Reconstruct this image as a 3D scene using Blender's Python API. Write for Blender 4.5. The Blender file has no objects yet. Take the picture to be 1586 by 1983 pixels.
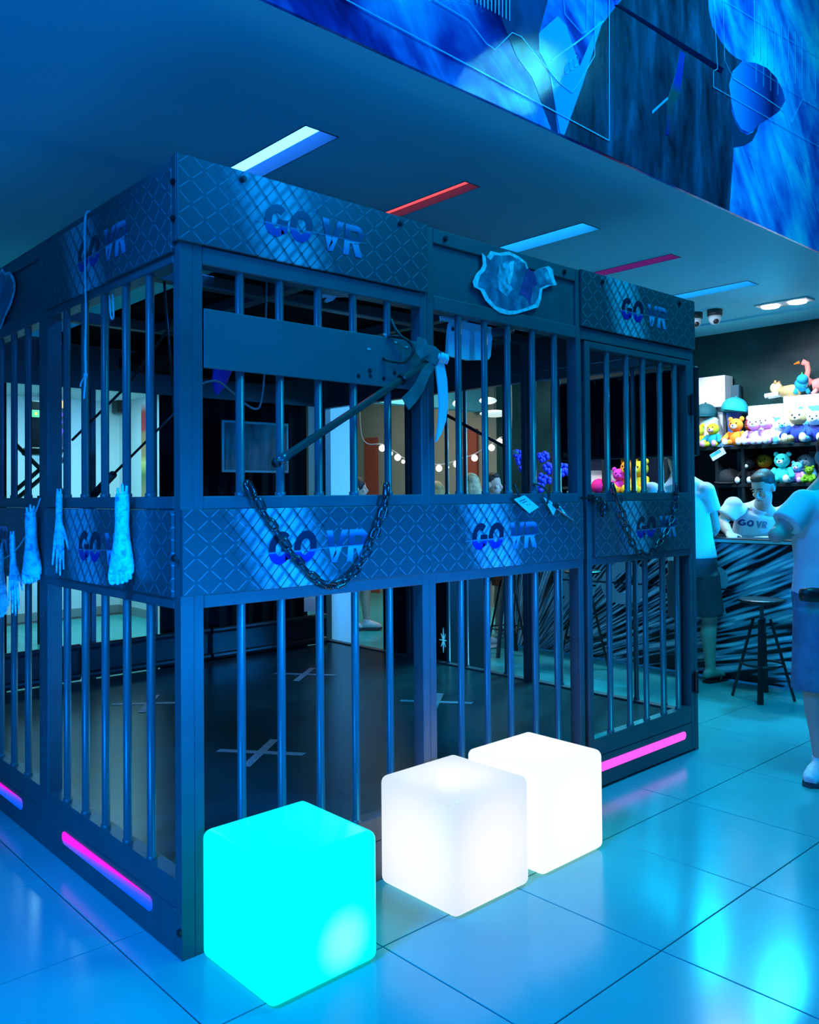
import bpy, bmesh, math, random
from mathutils import Vector, Matrix
import numpy as np
random.seed(7)
SC = bpy.context.scene
COL = SC.collection
PI = math.pi

# ------------------------------------------------------------------ camera
CAM = np.array([-1.2601, -2.4255, 1.4302]); YAW, PITCH, ROLL = 0.7427, 0.0175, -0.0086
FPX, PPY = 1645.0, 929.81
_f = np.array([math.sin(YAW)*math.cos(PITCH), math.cos(YAW)*math.cos(PITCH), math.sin(PITCH)])
_r0 = np.array([math.cos(YAW), -math.sin(YAW), 0.0]); _u0 = np.cross(_r0, _f)
_r = _r0*math.cos(ROLL) + _u0*math.sin(ROLL); _u = -_r0*math.sin(ROLL) + _u0*math.cos(ROLL)
cd = bpy.data.cameras.new('camera'); cam = bpy.data.objects.new('camera', cd); COL.objects.link(cam)
cam.matrix_world = Matrix(((_r[0], _u[0], -_f[0], CAM[0]), (_r[1], _u[1], -_f[1], CAM[1]), (_r[2], _u[2], -_f[2], CAM[2]), (0, 0, 0, 1)))
cd.sensor_width = 36; cd.lens = 36*FPX/1983; cd.shift_y = -(991.5-PPY)/1983; cd.clip_start = 0.05
SC.camera = cam

# ------------------------------------------------------------------ world, lights, exposure
w = bpy.data.worlds.new('world'); SC.world = w; w.use_nodes = True
w.node_tree.nodes['Background'].inputs[0].default_value = (0.0, 0.16, 0.75, 1)
w.node_tree.nodes['Background'].inputs[1].default_value = 0.035
SC.view_settings.view_transform = 'Standard'; SC.view_settings.look = 'None'
SC.view_settings.exposure = 0.0; SC.view_settings.gamma = 1.0; SC.view_settings.use_curve_mapping = False

def area(name, loc, target, sx, sy, col, power, spread=180):
    l = bpy.data.lights.new(name, 'AREA'); l.shape = 'RECTANGLE'; l.size = sx; l.size_y = sy
    l.color = col; l.energy = power; l.spread = math.radians(spread)
    o = bpy.data.objects.new(name, l); COL.objects.link(o); o.location = loc
    o.rotation_euler = (Vector(target)-Vector(loc)).to_track_quat('-Z', 'Y').to_euler()
    return o
def spot(name, loc, target, col, power, angle=60, blend=.6, rad=.1):
    l = bpy.data.lights.new(name, 'SPOT'); l.color = col; l.energy = power; l.spot_size = math.radians(angle)
    l.spot_blend = blend; l.shadow_soft_size = rad
    o = bpy.data.objects.new(name, l); COL.objects.link(o); o.location = loc
    o.rotation_euler = (Vector(target)-Vector(loc)).to_track_quat('-Z', 'Y').to_euler()
    return o
# low blue floodlight in front of the cage, with two added side fills
area('flood_front', (0.3, -4.6, 0.98), (0.35, 0, 1.0), 3.2, 0.2, (0.0, 0.22, 1.0), 30, 20)
area('left_fill', (-2.7, -3.4, 1.5), (0, .35, 1.4), 0.8, 0.8, (0.0, 0.24, 1.0), 19, 60)  # added fill for the left cage face and its signs
area('right_fill', (6.4, -3.9, 2.0), (4.75, 0.8, 1.0), 1.0, 1.0, (0.0, 0.28, 1.0), 50, 44)  # added fill to brighten the counter and the people there
# blue lamps high in the double-height hall, and an added glint spot
area('hall_lamp_blue', (-4.0, -1.5, 5.2), (-1.9, -0.6, 0), 1.5, 1.5, (0.0, 0.22, 1.0), 290, 100)
area('hall_lamp_cyan', (2.6, -1.5, 5.3), (2.4, -1.1, 0), 1.6, 1.2, (0.0, 0.62, 1.0), 170)
spot('glint_spot', (4.34, -2.43, 5.01), (1.54, -0.08, 3.22), (0.06, 0.75, 1.0), 60, 24, .6, .02)  # small spot added to raise a glint on the mural
spot('mural_spot', (3.2, -4.2, 4.6), (1.8, 0.0, 3.7), (0.0, 0.22, 1.0), 330, 90, .8, .25)
# shop, staff room and cafe lamps, with a few added fills
spot('shop_spot_left', (5.75, 1.5, 2.98), (6.6, 1.4, 1.75), (0.92, 0.97, 1.0), 78, 85, .5, .05)
spot('shop_spot_right', (5.75, 0.6, 2.98), (6.6, 0.6, 1.75), (0.92, 0.97, 1.0), 78, 85, .5, .05)
spot('shop_spot_end', (5.75, 2.9, 2.98), (6.6, 2.9, 1.5), (0.92, 0.95, 1.0), 110, 85, .5, .05)
spot('platform_fill', (6.2, 1.9, 2.97), (2.5, 1.15, 0.2), (0.0, 0.68, 1.0), 850, 40, .4, .35)  # added beam that lights the patch on the cage platform
spot('shop_downlight', (5.95, 0.75, 2.96), (4.6, 0.75, 0), (0.02, 0.58, 1.0), 330, 150, .3, .12)
area('counter_lamp', (5.13, 1.15, 3.03), (5.13, 1.15, 0), .15, 1.1, (0.62, 0.80, 1.0), 45)
area('staff_room_lamp', (2.3, 6.3, 2.6), (2.3, 6.6, 0), 1.2, 1.0, (0.30, 0.84, 1.0), 60)
area('cafe_lamp', (5.4, 5.8, 2.9), (5.6, 6.0, 0), 1.4, 1.4, (1.0, 0.90, 0.68), 20)
area('cafe_fill', (5.3, 4.3, 2.95), (5.2, 4.2, 0), .8, .8, (1.0, 0.88, 0.66), 16)  # added warm fill over the people behind the cage
spot('column_fill', (2.5, 4.4, 2.95), (3.3, 3.6, 1.1), (0.0, 0.30, 1.0), 8, 60, .5, .1)  # added blue fill for the white column

# ------------------------------------------------------------------ helpers
def onplane(px, py, ax, val):
    d = _f + _r*(px-793)/FPX - _u*(py-PPY)/FPX
    return Vector(CAM + d*((val-CAM[ax])/d[ax]))
def atd(px, py, z):
    return Vector(CAM + (_f + _r*(px-793)/FPX - _u*(py-PPY)/FPX)*z)

MATS = {}
def mat(name, col=(.5, .5, .5), rough=.5, metal=0.0, emit=None, es=1.0, noise=0.0, nscale=20, bump=0.0, bscale=60, spec=.5, alpha=None):
    if name in MATS: return MATS[name]
    m = bpy.data.materials.new(name); m.use_nodes = True
    nt = m.node_tree; b = nt.nodes['Principled BSDF']
    b.inputs['Base Color'].default_value = (*col, 1); b.inputs['Roughness'].default_value = rough
    b.inputs['Metallic'].default_value = metal; b.inputs['Specular IOR Level'].default_value = spec
    if emit: b.inputs['Emission Color'].default_value = (*emit, 1); b.inputs['Emission Strength'].default_value = es
    if noise or bump:
        tc = nt.nodes.new('ShaderNodeTexCoord')
    if noise:
        n = nt.nodes.new('ShaderNodeTexNoise'); n.inputs['Scale'].default_value = nscale; n.inputs['Detail'].default_value = 4
        nt.links.new(tc.outputs['Object'], n.inputs['Vector'])
        r = nt.nodes.new('ShaderNodeValToRGB')
        r.color_ramp.elements[0].position = .3; r.color_ramp.elements[1].position = .7
        r.color_ramp.elements[0].color = (*[c*(1-noise) for c in col], 1); r.color_ramp.elements[1].color = (*[min(1, c*(1+noise)) for c in col], 1)
        nt.links.new(n.outputs['Fac'], r.inputs['Fac']); nt.links.new(r.outputs['Color'], b.inputs['Base Color'])
    if bump:
        n2 = nt.nodes.new('ShaderNodeTexNoise'); n2.inputs['Scale'].default_value = bscale; n2.inputs['Detail'].default_value = 3
        nt.links.new(tc.outputs['Object'], n2.inputs['Vector'])
        bp = nt.nodes.new('ShaderNodeBump'); bp.inputs['Strength'].default_value = bump; bp.inputs['Distance'].default_value = .01
        nt.links.new(n2.outputs['Fac'], bp.inputs['Height']); nt.links.new(bp.outputs['Normal'], b.inputs['Normal'])
    MATS[name] = m
    return m

class NT:
    """tiny helper for node maths"""
    def __init__(s, name, rough=.5, metal=0.0, spec=.5):
        s.m = bpy.data.materials.new(name); s.m.use_nodes = True; s.t = s.m.node_tree
        s.b = s.t.nodes['Principled BSDF']; s.b.inputs['Roughness'].default_value = rough
        s.b.inputs['Metallic'].default_value = metal; s.b.inputs['Specular IOR Level'].default_value = spec
        s.tc = s.t.nodes.new('ShaderNodeTexCoord')
    def xyz(s, kind='Object'):
        n = s.t.nodes.new('ShaderNodeSeparateXYZ'); s.t.links.new(s.tc.outputs[kind], n.inputs[0]); return n.outputs
    def put(s, sock, v):
        if isinstance(v, (int, float)): sock.default_value = v
        else: s.t.links.new(v, sock)
    def op(s, o, a, b=0.0, c=0.0):
        n = s.t.nodes.new('ShaderNodeMath'); n.operation = o
        s.put(n.inputs[0], a); s.put(n.inputs[1], b); s.put(n.inputs[2], c); return n.outputs[0]
    def vec(s, x, y, z=0.0):
        n = s.t.nodes.new('ShaderNodeCombineXYZ'); s.put(n.inputs[0], x); s.put(n.inputs[1], y); s.put(n.inputs[2], z); return n.outputs[0]
    def noise(s, v, scale, detail=3, rough=.5, dist=0.0):
        n = s.t.nodes.new('ShaderNodeTexNoise'); s.t.links.new(v, n.inputs['Vector']); n.inputs['Scale'].default_value = scale
        n.inputs['Detail'].default_value = detail; n.inputs['Roughness'].default_value = rough; n.inputs['Distortion'].default_value = dist
        return n.outputs['Fac']
    def ramp(s, v, stops, interp='LINEAR'):
        n = s.t.nodes.new('ShaderNodeValToRGB'); s.put(n.inputs[0], v); e = n.color_ramp.elements; n.color_ramp.interpolation = interp
        while len(e) < len(stops): e.new(1.0)
        for k, (p, c) in enumerate(stops): e[k].position = p; e[k].color = (*c, 1)
        return n.outputs[0]
    def smooth(s, v, a, b, lo=0.0, hi=1.0):
        n = s.t.nodes.new('ShaderNodeMapRange'); n.interpolation_type = 'SMOOTHSTEP'; s.put(n.inputs[0], v)
        for k, q in zip((1, 2, 3, 4), (a, b, lo, hi)): n.inputs[k].default_value = q
        return n.outputs[0]
    def mix(s, f, a, b):
        n = s.t.nodes.new('ShaderNodeMix'); n.data_type = 'RGBA'; s.put(n.inputs[0], f)
        for sock, v in ((n.inputs[6], a), (n.inputs[7], b)):
            if isinstance(v, tuple): sock.default_value = (*v, 1)
            else: s.t.links.new(v, sock)
        return n.outputs[2]
    def color(s, c): s.t.links.new(c, s.b.inputs['Base Color'])
    def emit(s, c, k):
        if isinstance(c, tuple): s.b.inputs['Emission Color'].default_value = (*c, 1)
        else: s.t.links.new(c, s.b.inputs['Emission Color'])
        s.put(s.b.inputs['Emission Strength'], k)
    def bump(s, h, st=.3, d=.01):
        n = s.t.nodes.new('ShaderNodeBump'); n.inputs['Strength'].default_value = st; n.inputs['Distance'].default_value = d
        s.t.links.new(h, n.inputs['Height']); s.t.links.new(n.outputs[0], s.b.inputs['Normal'])

def wloc(o):
    v = Vector((0, 0, 0))
    while o: v += o.location; o = o.parent
    return v

class MB:
    def __init__(s): s.v = []; s.f = []; s.mi = []
    def add(s, vs, fs, m=0):
        k = len(s.v); s.v += [tuple(p) for p in vs]; s.f += [tuple(i+k for i in f) for f in fs]; s.mi += [m]*len(fs); return s
    def box(s, x0, x1, y0, y1, z0, z1, b=0.0, m=0):
        lo = (min(x0, x1), min(y0, y1), min(z0, z1)); hi = (max(x0, x1), max(y0, y1), max(z0, z1))
        if b <= 0:
            vs = [(x, y, z) for x in (lo[0], hi[0]) for y in (lo[1], hi[1]) for z in (lo[2], hi[2])]
            return s.add(vs, [(0, 1, 3, 2), (4, 6, 7, 5), (0, 4, 5, 1), (2, 3, 7, 6), (0, 2, 6, 4), (1, 5, 7, 3)], m)
        b = min(b, *[(h-l)*.45 for l, h in zip(lo, hi)])
        vs = []; ix = {}
        for cx in (0, 1):
            for cy in (0, 1):
                for cz in (0, 1):
                    c = (cx, cy, cz)
                    for ax in range(3):   # vertex lying on face of axis ax
                        p = [0, 0, 0]
                        for k in range(3):
                            e = hi[k] if c[k] else lo[k]
                            p[k] = e if k == ax else (e - b if c[k] else e + b)
                        ix[(c, ax)] = len(vs); vs.append(tuple(p))
        fs = []
        def corner(ax, sgn, a, bb):
            o = [k for k in range(3) if k != ax]; c = [0, 0, 0]; c[ax] = sgn; c[o[0]] = a; c[o[1]] = bb; return tuple(c)
        for ax in range(3):
            for sg in (0, 1):
                fs.append([ix[(corner(ax, sg, a, bb), ax)] for a, bb in ((0, 0), (1, 0), (1, 1), (0, 1))])
        for e in range(3):     # edges along axis e
            o = [k for k in range(3) if k != e]
            for a in (0, 1):
                for bb in (0, 1):
                    c0 = [0, 0, 0]; c0[o[0]] = a; c0[o[1]] = bb; c1 = list(c0); c1[e] = 1
                    c0, c1 = tuple(c0), tuple(c1)
                    fs.append([ix[(c0, o[0])], ix[(c0, o[1])], ix[(c1, o[1])], ix[(c1, o[0])]])
        for cx in (0, 1):
            for cy in (0, 1):
                for cz in (0, 1):
                    c = (cx, cy, cz); fs.append([ix[(c, 0)], ix[(c, 1)], ix[(c, 2)]])
        return s.add(vs, fs, m)
    def tube(s, pts, r, n=8, closed=False, caps=True, m=0, lat=None):
        """tube through pts; r a number, a list, or a list of (ra, rb) with ra along lat"""
        P = [Vector(p) for p in pts]; N = len(P)
        R = [r]*N if isinstance(r, (int, float)) else list(r)
        R = [(q, q) if isinstance(q, (int, float)) else q for q in R]
        rings = []; prev = None
        for i in range(N):
            a = P[(i-1) % N] if (closed or i > 0) else P[i]; c = P[(i+1) % N] if (closed or i < N-1) else P[i]
            t = (c-a).normalized() if (c-a).length > 1e-9 else Vector((0, 0, 1))
            if lat is not None: ref = Vector(lat)
            elif prev is not None: ref = prev
            else: ref = Vector((1, 0, 0)) if abs(t.x) < .8 else Vector((0, 1, 0))
            e1 = ref - t*ref.dot(t)
            if e1.length < 1e-6: e1 = t.orthogonal()
            e1.normalize(); e2 = t.cross(e1); prev = e1
            rings.append([P[i] + e1*(R[i][0]*math.cos(2*PI*k/n)) + e2*(R[i][1]*math.sin(2*PI*k/n)) for k in range(n)])
        vs = [p for g in rings for p in g]; fs = []
        for i in range(N if closed else N-1):
            j = (i+1) % N
            for k in range(n):
                l = (k+1) % n; fs.append((i*n+k, i*n+l, j*n+l, j*n+k))
        if caps and not closed: fs.append(tuple(reversed(range(n)))); fs.append(tuple((N-1)*n+k for k in range(n)))
        return s.add(vs, fs, m)
    def ball(s, c, r, seg=14, rings=8, m=0, rot=None):
        rx, ry, rz = (r, r, r) if isinstance(r, (int, float)) else r; c = Vector(c)
        vs = [Vector((0, 0, -rz))]
        for i in range(1, rings):
            a = -PI/2 + PI*i/rings
            for k in range(seg): vs.append(Vector((rx*math.cos(a)*math.cos(2*PI*k/seg), ry*math.cos(a)*math.sin(2*PI*k/seg), rz*math.sin(a))))
        vs.append(Vector((0, 0, rz)))
        if rot is not None: vs = [rot @ v for v in vs]
        vs = [v + c for v in vs]; fs = []
        for k in range(seg): fs.append((0, 1+(k+1) % seg, 1+k))
        for i in range(rings-2):
            for k in range(seg):
                a = 1+i*seg; b = a+seg; l = (k+1) % seg; fs.append((a+k, a+l, b+l, b+k))
        t = len(vs)-1; a = 1+(rings-2)*seg
        for k in range(seg): fs.append((a+k, a+(k+1) % seg, t))
        return s.add(vs, fs, m)
    def prism(s, poly, fn, d0, d1, m=0):
        """poly of (u,v) in a plane; fn(u, v, d) gives the 3D point"""
        n = len(poly)
        vs = [fn(u, v, d0) for u, v in poly] + [fn(u, v, d1) for u, v in poly]
        fs = [tuple(reversed(range(n))), tuple(range(n, 2*n))] + [(i, (i+1) % n, n+(i+1) % n, n+i) for i in range(n)]
        return s.add(vs, fs, m)
    def lathe(s, prof, c=(0, 0, 0), n=20, m=0):
        c = Vector(c); vs = []; fs = []; N = len(prof)
        for r, z in prof:
            for k in range(n): vs.append(c+Vector((r*math.cos(2*PI*k/n), r*math.sin(2*PI*k/n), z)))
        for i in range(N-1):
            for k in range(n): l = (k+1) % n; fs.append((i*n+k, i*n+l, (i+1)*n+l, (i+1)*n+k))
        fs.append(tuple(reversed(range(n)))); fs.append(tuple((N-1)*n+k for k in range(n)))
        return s.add(vs, fs, m)
    def mesh(s, name, mats, off=Vector((0, 0, 0)), smooth=False):
        me = bpy.data.meshes.new(name)
        me.from_pydata([tuple(Vector(p)-off) for p in s.v], [], s.f)
        bm = bmesh.new(); bm.from_mesh(me); bmesh.ops.recalc_face_normals(bm, faces=bm.faces); bm.to_mesh(me); bm.free()
        for mm in (mats if isinstance(mats, (list, tuple)) else [mats]): me.materials.append(mm)
        if len(s.mi) == len(me.polygons): me.polygons.foreach_set('material_index', s.mi)
        if smooth: me.polygons.foreach_set('use_smooth', [True]*len(me.polygons))
        return me
    def build(s, name, mats, parent=None, smooth=False, loc=None):
        """loc = origin for a top-level mesh (world); vertices are in world coordinates"""
        off = wloc(parent) if parent else Vector(loc if loc else (0, 0, 0))
        o = bpy.data.objects.new(name, s.mesh(name, mats, off, smooth)); COL.objects.link(o)
        if parent: o.parent = parent
        else: o.location = off
        if smooth == 'auto': pass
        return o

def tag(o, label=None, cat=None, group=None, kind=None):
    if label: o['label'] = label
    if cat: o['category'] = cat
    if group: o['group'] = group
    if kind: o['kind'] = kind
    return o
def thing(name, label, cat, loc=(0, 0, 0), group=None):
    o = bpy.data.objects.new(name, None); COL.objects.link(o); o.location = loc; o.empty_display_size = .1
    return tag(o, label, cat, group)
def struct(o): o['kind'] = 'structure'; return o
def inst(name, me, parent, loc, scale=None, rot=None):
    o = bpy.data.objects.new(name, me); COL.objects.link(o); o.parent = parent
    o.location = Vector(loc) - wloc(parent)
    if scale: o.scale = scale
    if rot: o.rotation_euler = rot
    return o

# ------------------------------------------------------------------ materials
STEEL = mat('dark_painted_steel', (.070, .092, .10), .40, 0.0, noise=.12, nscale=9)
STEEL2 = mat('bar_steel', (.085, .105, .115), .30, 0.0)
BLACK = mat('black_plastic', (.012, .012, .013), .4)
MATTE = mat('matte_black_cloth', (.006, .006, .007), .9, spec=.1)
WHITEP = mat('white_plastic', (.8, .8, .8), .45)
TILE = mat('porcelain_tile', (.045, .44, .42), .18, noise=.06, nscale=3, spec=.32)
GROUT = mat('grout', (.08, .085, .09), .8)
CEIL = mat('ceiling_paint', (.16, .76, .92), .75)
WALLW = mat('white_wall_paint', (.80, .82, .82), .7)
CHAINM = mat('dark_chain_steel', (.10, .11, .12), .22, .9)
SKIN = mat('skin', (.62, .40, .31), .55, noise=.06, nscale=8)
PROP = None

# ------------------------------------------------------------------ floor, ceiling, walls
fl = MB(); fl.box(-4.5, 8.5, -6, 10, -.12, -.004); floor = struct(fl.build('floor', GROUT))
tm = MB(); tm.box(-.3065, .3065, -.3065, .3065, -.004, 0, .0015); tme = tm.mesh('tile', TILE)
nt = 0
for i in range(-7, 12):
    for j in range(-6, 13):
        x = .507+.617*(i+.5); y = -.357+.617*(j+.5)
        if .3 < x < 2.9 and .3 < y < 3.1: continue
        if x > 5.6 and y < 3: continue
        rx, ry, rz = x-CAM[0], y-CAM[1], 0
        dd = rx*_f[0]+ry*_f[1]; ll = rx*_r[0]+ry*_r[1]
        if dd < .5 or abs(ll) > dd*.5+1.9 or y > 8: continue
        inst('tile', tme, floor, (x, y, random.uniform(-.0004, 0))); nt += 1

HC = 3.05
holes = [(.905, 1.09, .585, 1.785, .072), (1.91, 2.03, .585, 1.785, .04), (2.925, 3.11, .585, 1.785, .072), (3.93, 4.06, .585, 1.785, .04), (5.04, 5.22, .585, 1.785, .072),
         (1.83, 1.95, 2.95, 4.15, .04)]
cl = MB(); TH = .25
ys = [-.08, .585, 1.785, 2.95, 4.15, 10]
for k in range(5):
    hs = sorted([h for h in holes if abs(h[2]-ys[k]) < .01]); x = -4.5
    for h in hs:
        cl.box(x, h[0], ys[k], ys[k+1], HC, HC+TH); cl.box(h[0], h[1], ys[k], ys[k+1], HC+h[4]+.03, HC+TH); x = h[1]
    cl.box(x, 6.33 if k < 3 else 7.2, ys[k], ys[k+1], HC, HC+TH)
cl.box(6.33, 7.2, -.08, 2.95, HC-.02, HC+TH)
ceil = struct(cl.build('ceiling', CEIL))
mw = mat('lamp_white_cyan', (.9, .9, .9), .5, emit=(.022, .21, 1.0), es=22.0); mb2 = mat('lamp_blue', (.5, .6, .9), .5, emit=(.01, .40, 1.0), es=12.0)
mr = mat('lamp_red', (.3, .1, .1), .5, emit=(1.0, .07, .085), es=1.7)
mm_ = mat('lamp_magenta', (.3, .1, .2), .5, emit=(.8, .005, .6), es=1.8)
slotm = mat('slot_paint', (.16, .20, .22), .7, spec=.05); slotd = mat('slot_paint_dark', (.05, .075, .085), .7, spec=.05)
lampdesc = [('nearest white fluorescent lamp recessed in the ceiling above the left panel of the cage', mw), ('bright red recessed ceiling lamp above the cage, between two white ones', mr),
            ('recessed ceiling lamp with pale blue glow above the torn hole print', mb2), ('dim magenta recessed ceiling lamp above the cage door sign', mm_),
            ('farthest blue white recessed ceiling lamp near the dome cameras', mb2), ('small red ceiling lamp seen through the top bars of the cage', mr)]
for h, (lb, em) in zip(holes, lampdesc):
    x0, x1, y0, y1, hh = h
    t = thing('ceiling_lamp', lb, 'ceiling lamp', ((x0+x1)/2, (y0+y1)/2, HC), 'lamps recessed in the ceiling')
    MB().box(x0+.004, x1-.004, y0+.004, y1-.004, HC+hh, HC+hh+.02).build('lamp_diffuser', em, t)
    f = MB(); f.box(x0, x0+.004, y0, y1, HC-.003, HC+hh); f.box(x1-.004, x1, y0, y1, HC-.003, HC+hh)
    f.box(x0+.004, x1-.004, y0, y0+.004, HC-.003, HC+hh); f.box(x0+.004, x1-.004, y1-.004, y1, HC-.003, HC+hh)
    f.build('lamp_housing', slotd if em is mw else slotm, t)

# fascia above the low ceiling
struct(MB().box(-4.5, 8.5, -.08, .12, HC+TH, 5.6).build('wall_front', CEIL))
# right wall behind the shop
GREEN = NT('dark_green_glass_wall', .3, 0, .35)
_x = GREEN.xyz(); _n = GREEN.noise(GREEN.tc.outputs['Object'], 1.6, 4)
GREEN.color(GREEN.ramp(_n, [(.35, (.006, .03, .032)), (.7, (.012, .075, .075))]))
struct(MB().box(6.83, 7.05, -3, 4.75, 0, HC).build('wall_right', GREEN.m))
TAN = mat('tan_wall_paint', (.33, .31, .25), .6, noise=.08, nscale=2)
struct(MB().box(6.83, 7.05, 4.75, 10, 0, HC).build('wall_right_back', TAN))
struct(MB().box(-4.5, 3.25, 7.85, 8.05, 0, HC).build('wall_back', WALLW))
struct(MB().box(3.25, 3.40, 6.95, 10, 0, HC).build('wall_divider', WALLW))
struct(MB().box(3.40, 7.05, 9.8, 10.0, 0, HC).build('wall_far', TAN))
skirt = mat('grey_tile_skirting', (.30, .33, .32), .5)
struct(MB().box(-4.5, 3.237, 7.837, 7.85, 0, .10).build('baseboard_back', skirt))
struct(MB().box(3.237, 3.25, 6.95, 7.85, 0, .10).build('baseboard_divider', skirt))
struct(MB().box(-4.5, 3.25, 6.7, 7.85, 2.62, HC).build('trim_1', WALLW))
struct(MB().box(-4.5, 7.0, 5.0, 5.15, 2.5, HC).build('light_baffle', CEIL))  # added bulkhead, unseen behind the cage, keeps staff room light off the ceiling
# column at the back right corner of the cage
struct(MB().box(3.22, 3.52, 3.5, 3.80, 0, HC, .01).build('trim_2', WALLW))

# mural on the fascia
MU = NT('mural_print', .06, 0, .5)
x, y, z = MU.xyz()
sk = MU.vec(MU.op('ADD', MU.op('MULTIPLY', x, 1.0), MU.op('MULTIPLY', z, .9)), MU.op('MULTIPLY', MU.op('SUBTRACT', z, MU.op('MULTIPLY', x, .9)), .35), 0.0)
n1 = MU.noise(sk, 2.2, 5, .6, .8); n2 = MU.noise(MU.vec(MU.op('MULTIPLY', x, 1.4), MU.op('MULTIPLY', z, 1.4), 3.0), 1.7, 3)
nn = MU.op('ADD', MU.op('MULTIPLY', n1, .65), MU.op('MULTIPLY', n2, .45))
nn = MU.op('ADD', nn, MU.smooth(x, 0.2, 2.6, -.05, .05))
MU.color(MU.ramp(nn, [(.38, (.004, .008, .12)), (.47, (.008, .05, .38)), (.54, (.02, .20, .70)), (.62, (.05, .45, .95)), (.72, (.30, .85, 1.0))]))
MU.bump(MU.noise(MU.vec(MU.op('MULTIPLY', x, 1.0), 0.0, z), 110, 3, .75), .07, .012)
mural = thing('mural', 'large blue printed mural of a dark jacketed figure on the high wall', 'mural', (2, -.08, HC))
MB().box(-1.5, 7.5, -.095, -.08, HC+.0, 5.6).build('printed_panel', MU.m, mural)
def mur(name, pts, m, d=.002):
    q = [onplane(px, py, 1, -.095) for px, py in pts]
    q = [(p.x, max(p.z, HC+.002)) for p in q]
    return MB().prism(q, lambda u, v, dd: (u, -.095-dd, v), 0, d).build(name, m, mural)
FIG = NT('figure_print', .16); x, y, z = FIG.xyz()
fn_ = FIG.noise(FIG.vec(FIG.op('MULTIPLY', x, 4.0), 0.0, z), 2.0, 5, .65, .4)
FIG.color(FIG.ramp(fn_, [(.3, (.004, .010, .02)), (.55, (.008, .05, .10)), (.75, (.02, .12, .26))]))
FIG.bump(FIG.noise(FIG.vec(FIG.op('MULTIPLY', x, 1.0), 0.0, z), 55, 4, .7), .1, .012)
fig, HOLOB = FIG.m, mat('holo_print', (.06, .42, .95), .06, bump=.07, bscale=110)
mur('figure_print', [(1255, -60), (1190, 15), (1160, 55), (1130, 150), (1095, 250), (1092, 274), (1412, 412), (1420, 290), (1416, 200), (1411, 165), (1418, 138), (1437, 118), (1424, 112), (1410, 100), (1395, 80), (1378, 50), (1372, 20), (1368, -60)], fig)
mur('sleeve_print', [(1413, 205), (1420, 285), (1440, 281), (1456, 272), (1466, 252), (1468, 240), (1458, 256), (1446, 262), (1433, 254), (1423, 236)], mat('sleeve_print', (.012, .05, .12), .2), .003)
arm = NT('arm_print', .18); ax_ = arm.xyz('Generated'); arm.color(arm.ramp(ax_[0], [(0, (.04, .35, .9)), (.45, (.01, .10, .45)), (.75, (.0, .01, .08)), (1, (.01, .12, .5))]))
mur('arm_print', [(1411, 165), (1418, 138), (1437, 119), (1462, 122), (1485, 132), (1502, 150), (1515, 175), (1520, 195), (1508, 215), (1490, 228), (1472, 238), (1462, 250), (1448, 257), (1434, 250), (1424, 232), (1416, 200)], arm.m, .0025)
mur('jacket_print', [(955, 0), (1000, 110), (1030, 150), (1068, 255), (1080, 262), (1063, 125), (1045, 60), (1068, -30), (990, -30)], mat('jacket_print', (.01, .05, .17), .1, noise=.6, nscale=5, bump=.07, bscale=110), .0015)
mur('hologram_print', [(1043, 65), (1080, 32), (1096, 50), (1122, 130), (1160, 40), (1165, 45), (1125, 170), (1092, 262), (1084, 266), (1063, 140), (1043, 100)], HOLOB, .003)
tie = NT('tie_print', .2); tx = tie.xyz('Generated'); tie.color(tie.ramp(tx[2], [(0, (.01, .02, .2)), (.25, (.35, .06, .10)), (.5, (.4, .08, .08)), (.65, (.02, .03, .35)), (1, (.03, .05, .3))]))
mur('tie_print', [(1316, 98), (1326, 105), (1316, 175), (1300, 215), (1294, 262), (1288, 262), (1290, 200), (1306, 150)], tie.m, .004)
mur('crease_print', [(1262, 215), (1292, 188), (1292, 193), (1262, 221)], HOLOB, .004)
mur('strap_print', [(1190, 10), (1200, 10), (1400, 133), (1396, 143)], mat('strap_print', (.003, .006, .03), .15), .0045)
def mline(pts, wpx=1.6, m=None, name='line_print'):
    b = MB()
    for (a, c) in zip(pts[:-1], pts[1:]):
        A = onplane(*a, 1, -.095); B = onplane(*c, 1, -.095); A = Vector((A.x, A.z)); B = Vector((B.x, B.z))
        t = (B-A).normalized(); n = Vector((-t.y, t.x))*(wpx*.0011); A = A-t*abs(n.length); B = B+t*abs(n.length)
        b.prism([tuple(A-n), tuple(B-n), tuple(B+n), tuple(A+n)], lambda u, v, d: (u, -.095-d, max(v, HC+.002)), .0045, .006)
    return b.build(name, m or HOLOL, mural)
HOLOL = mat('hologram_line_print', (.12, .62, 1.0), .2)
mline([(664, -2), (1178, 273), (1178, -2)], 2.2)
mline([(838, 0), (905, 40), (940, 85), (957, 97), (990, 64), (1008, 72), (1080, 160), (1106, 180), (1118, 165), (1150, 108), (1150, 0)], 1.4)
mline([(1090, 0), (1092, 28), (1125, 66), (1135, 60), (1135, 0)], 1.2)
mline([(1066, 118), (1130, 72), (1166, 42)], 3)
mline([(1380, 0), (1388, 134), (1380, 138), (1380, 169), (1590, 288)], 1.4)
mline([(1398, 0), (1402, 118), (1418, 152)], 1.2)
mline([(1398, 0), (1470, 45), (1590, 115)], 1.2)
mline([(1418, 152), (1480, 190), (1516, 215)], 2.2)
mline([(1532, 238), (1552, 193), (1590, 215)], 1.6)
mline([(1440, 120), (1590, 215)], .7)
for k in range(5): mline([(1463+14*k, 108+9*k), (1463+14*k, 160+8*k)], .6)
for k in range(11):
    xx = 1459+k*13.2
    mline([(xx, 4+k*10), (xx, 105+k*9.5)], 3.0 if k != 8 else 1.5, name='bar_print')
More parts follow.
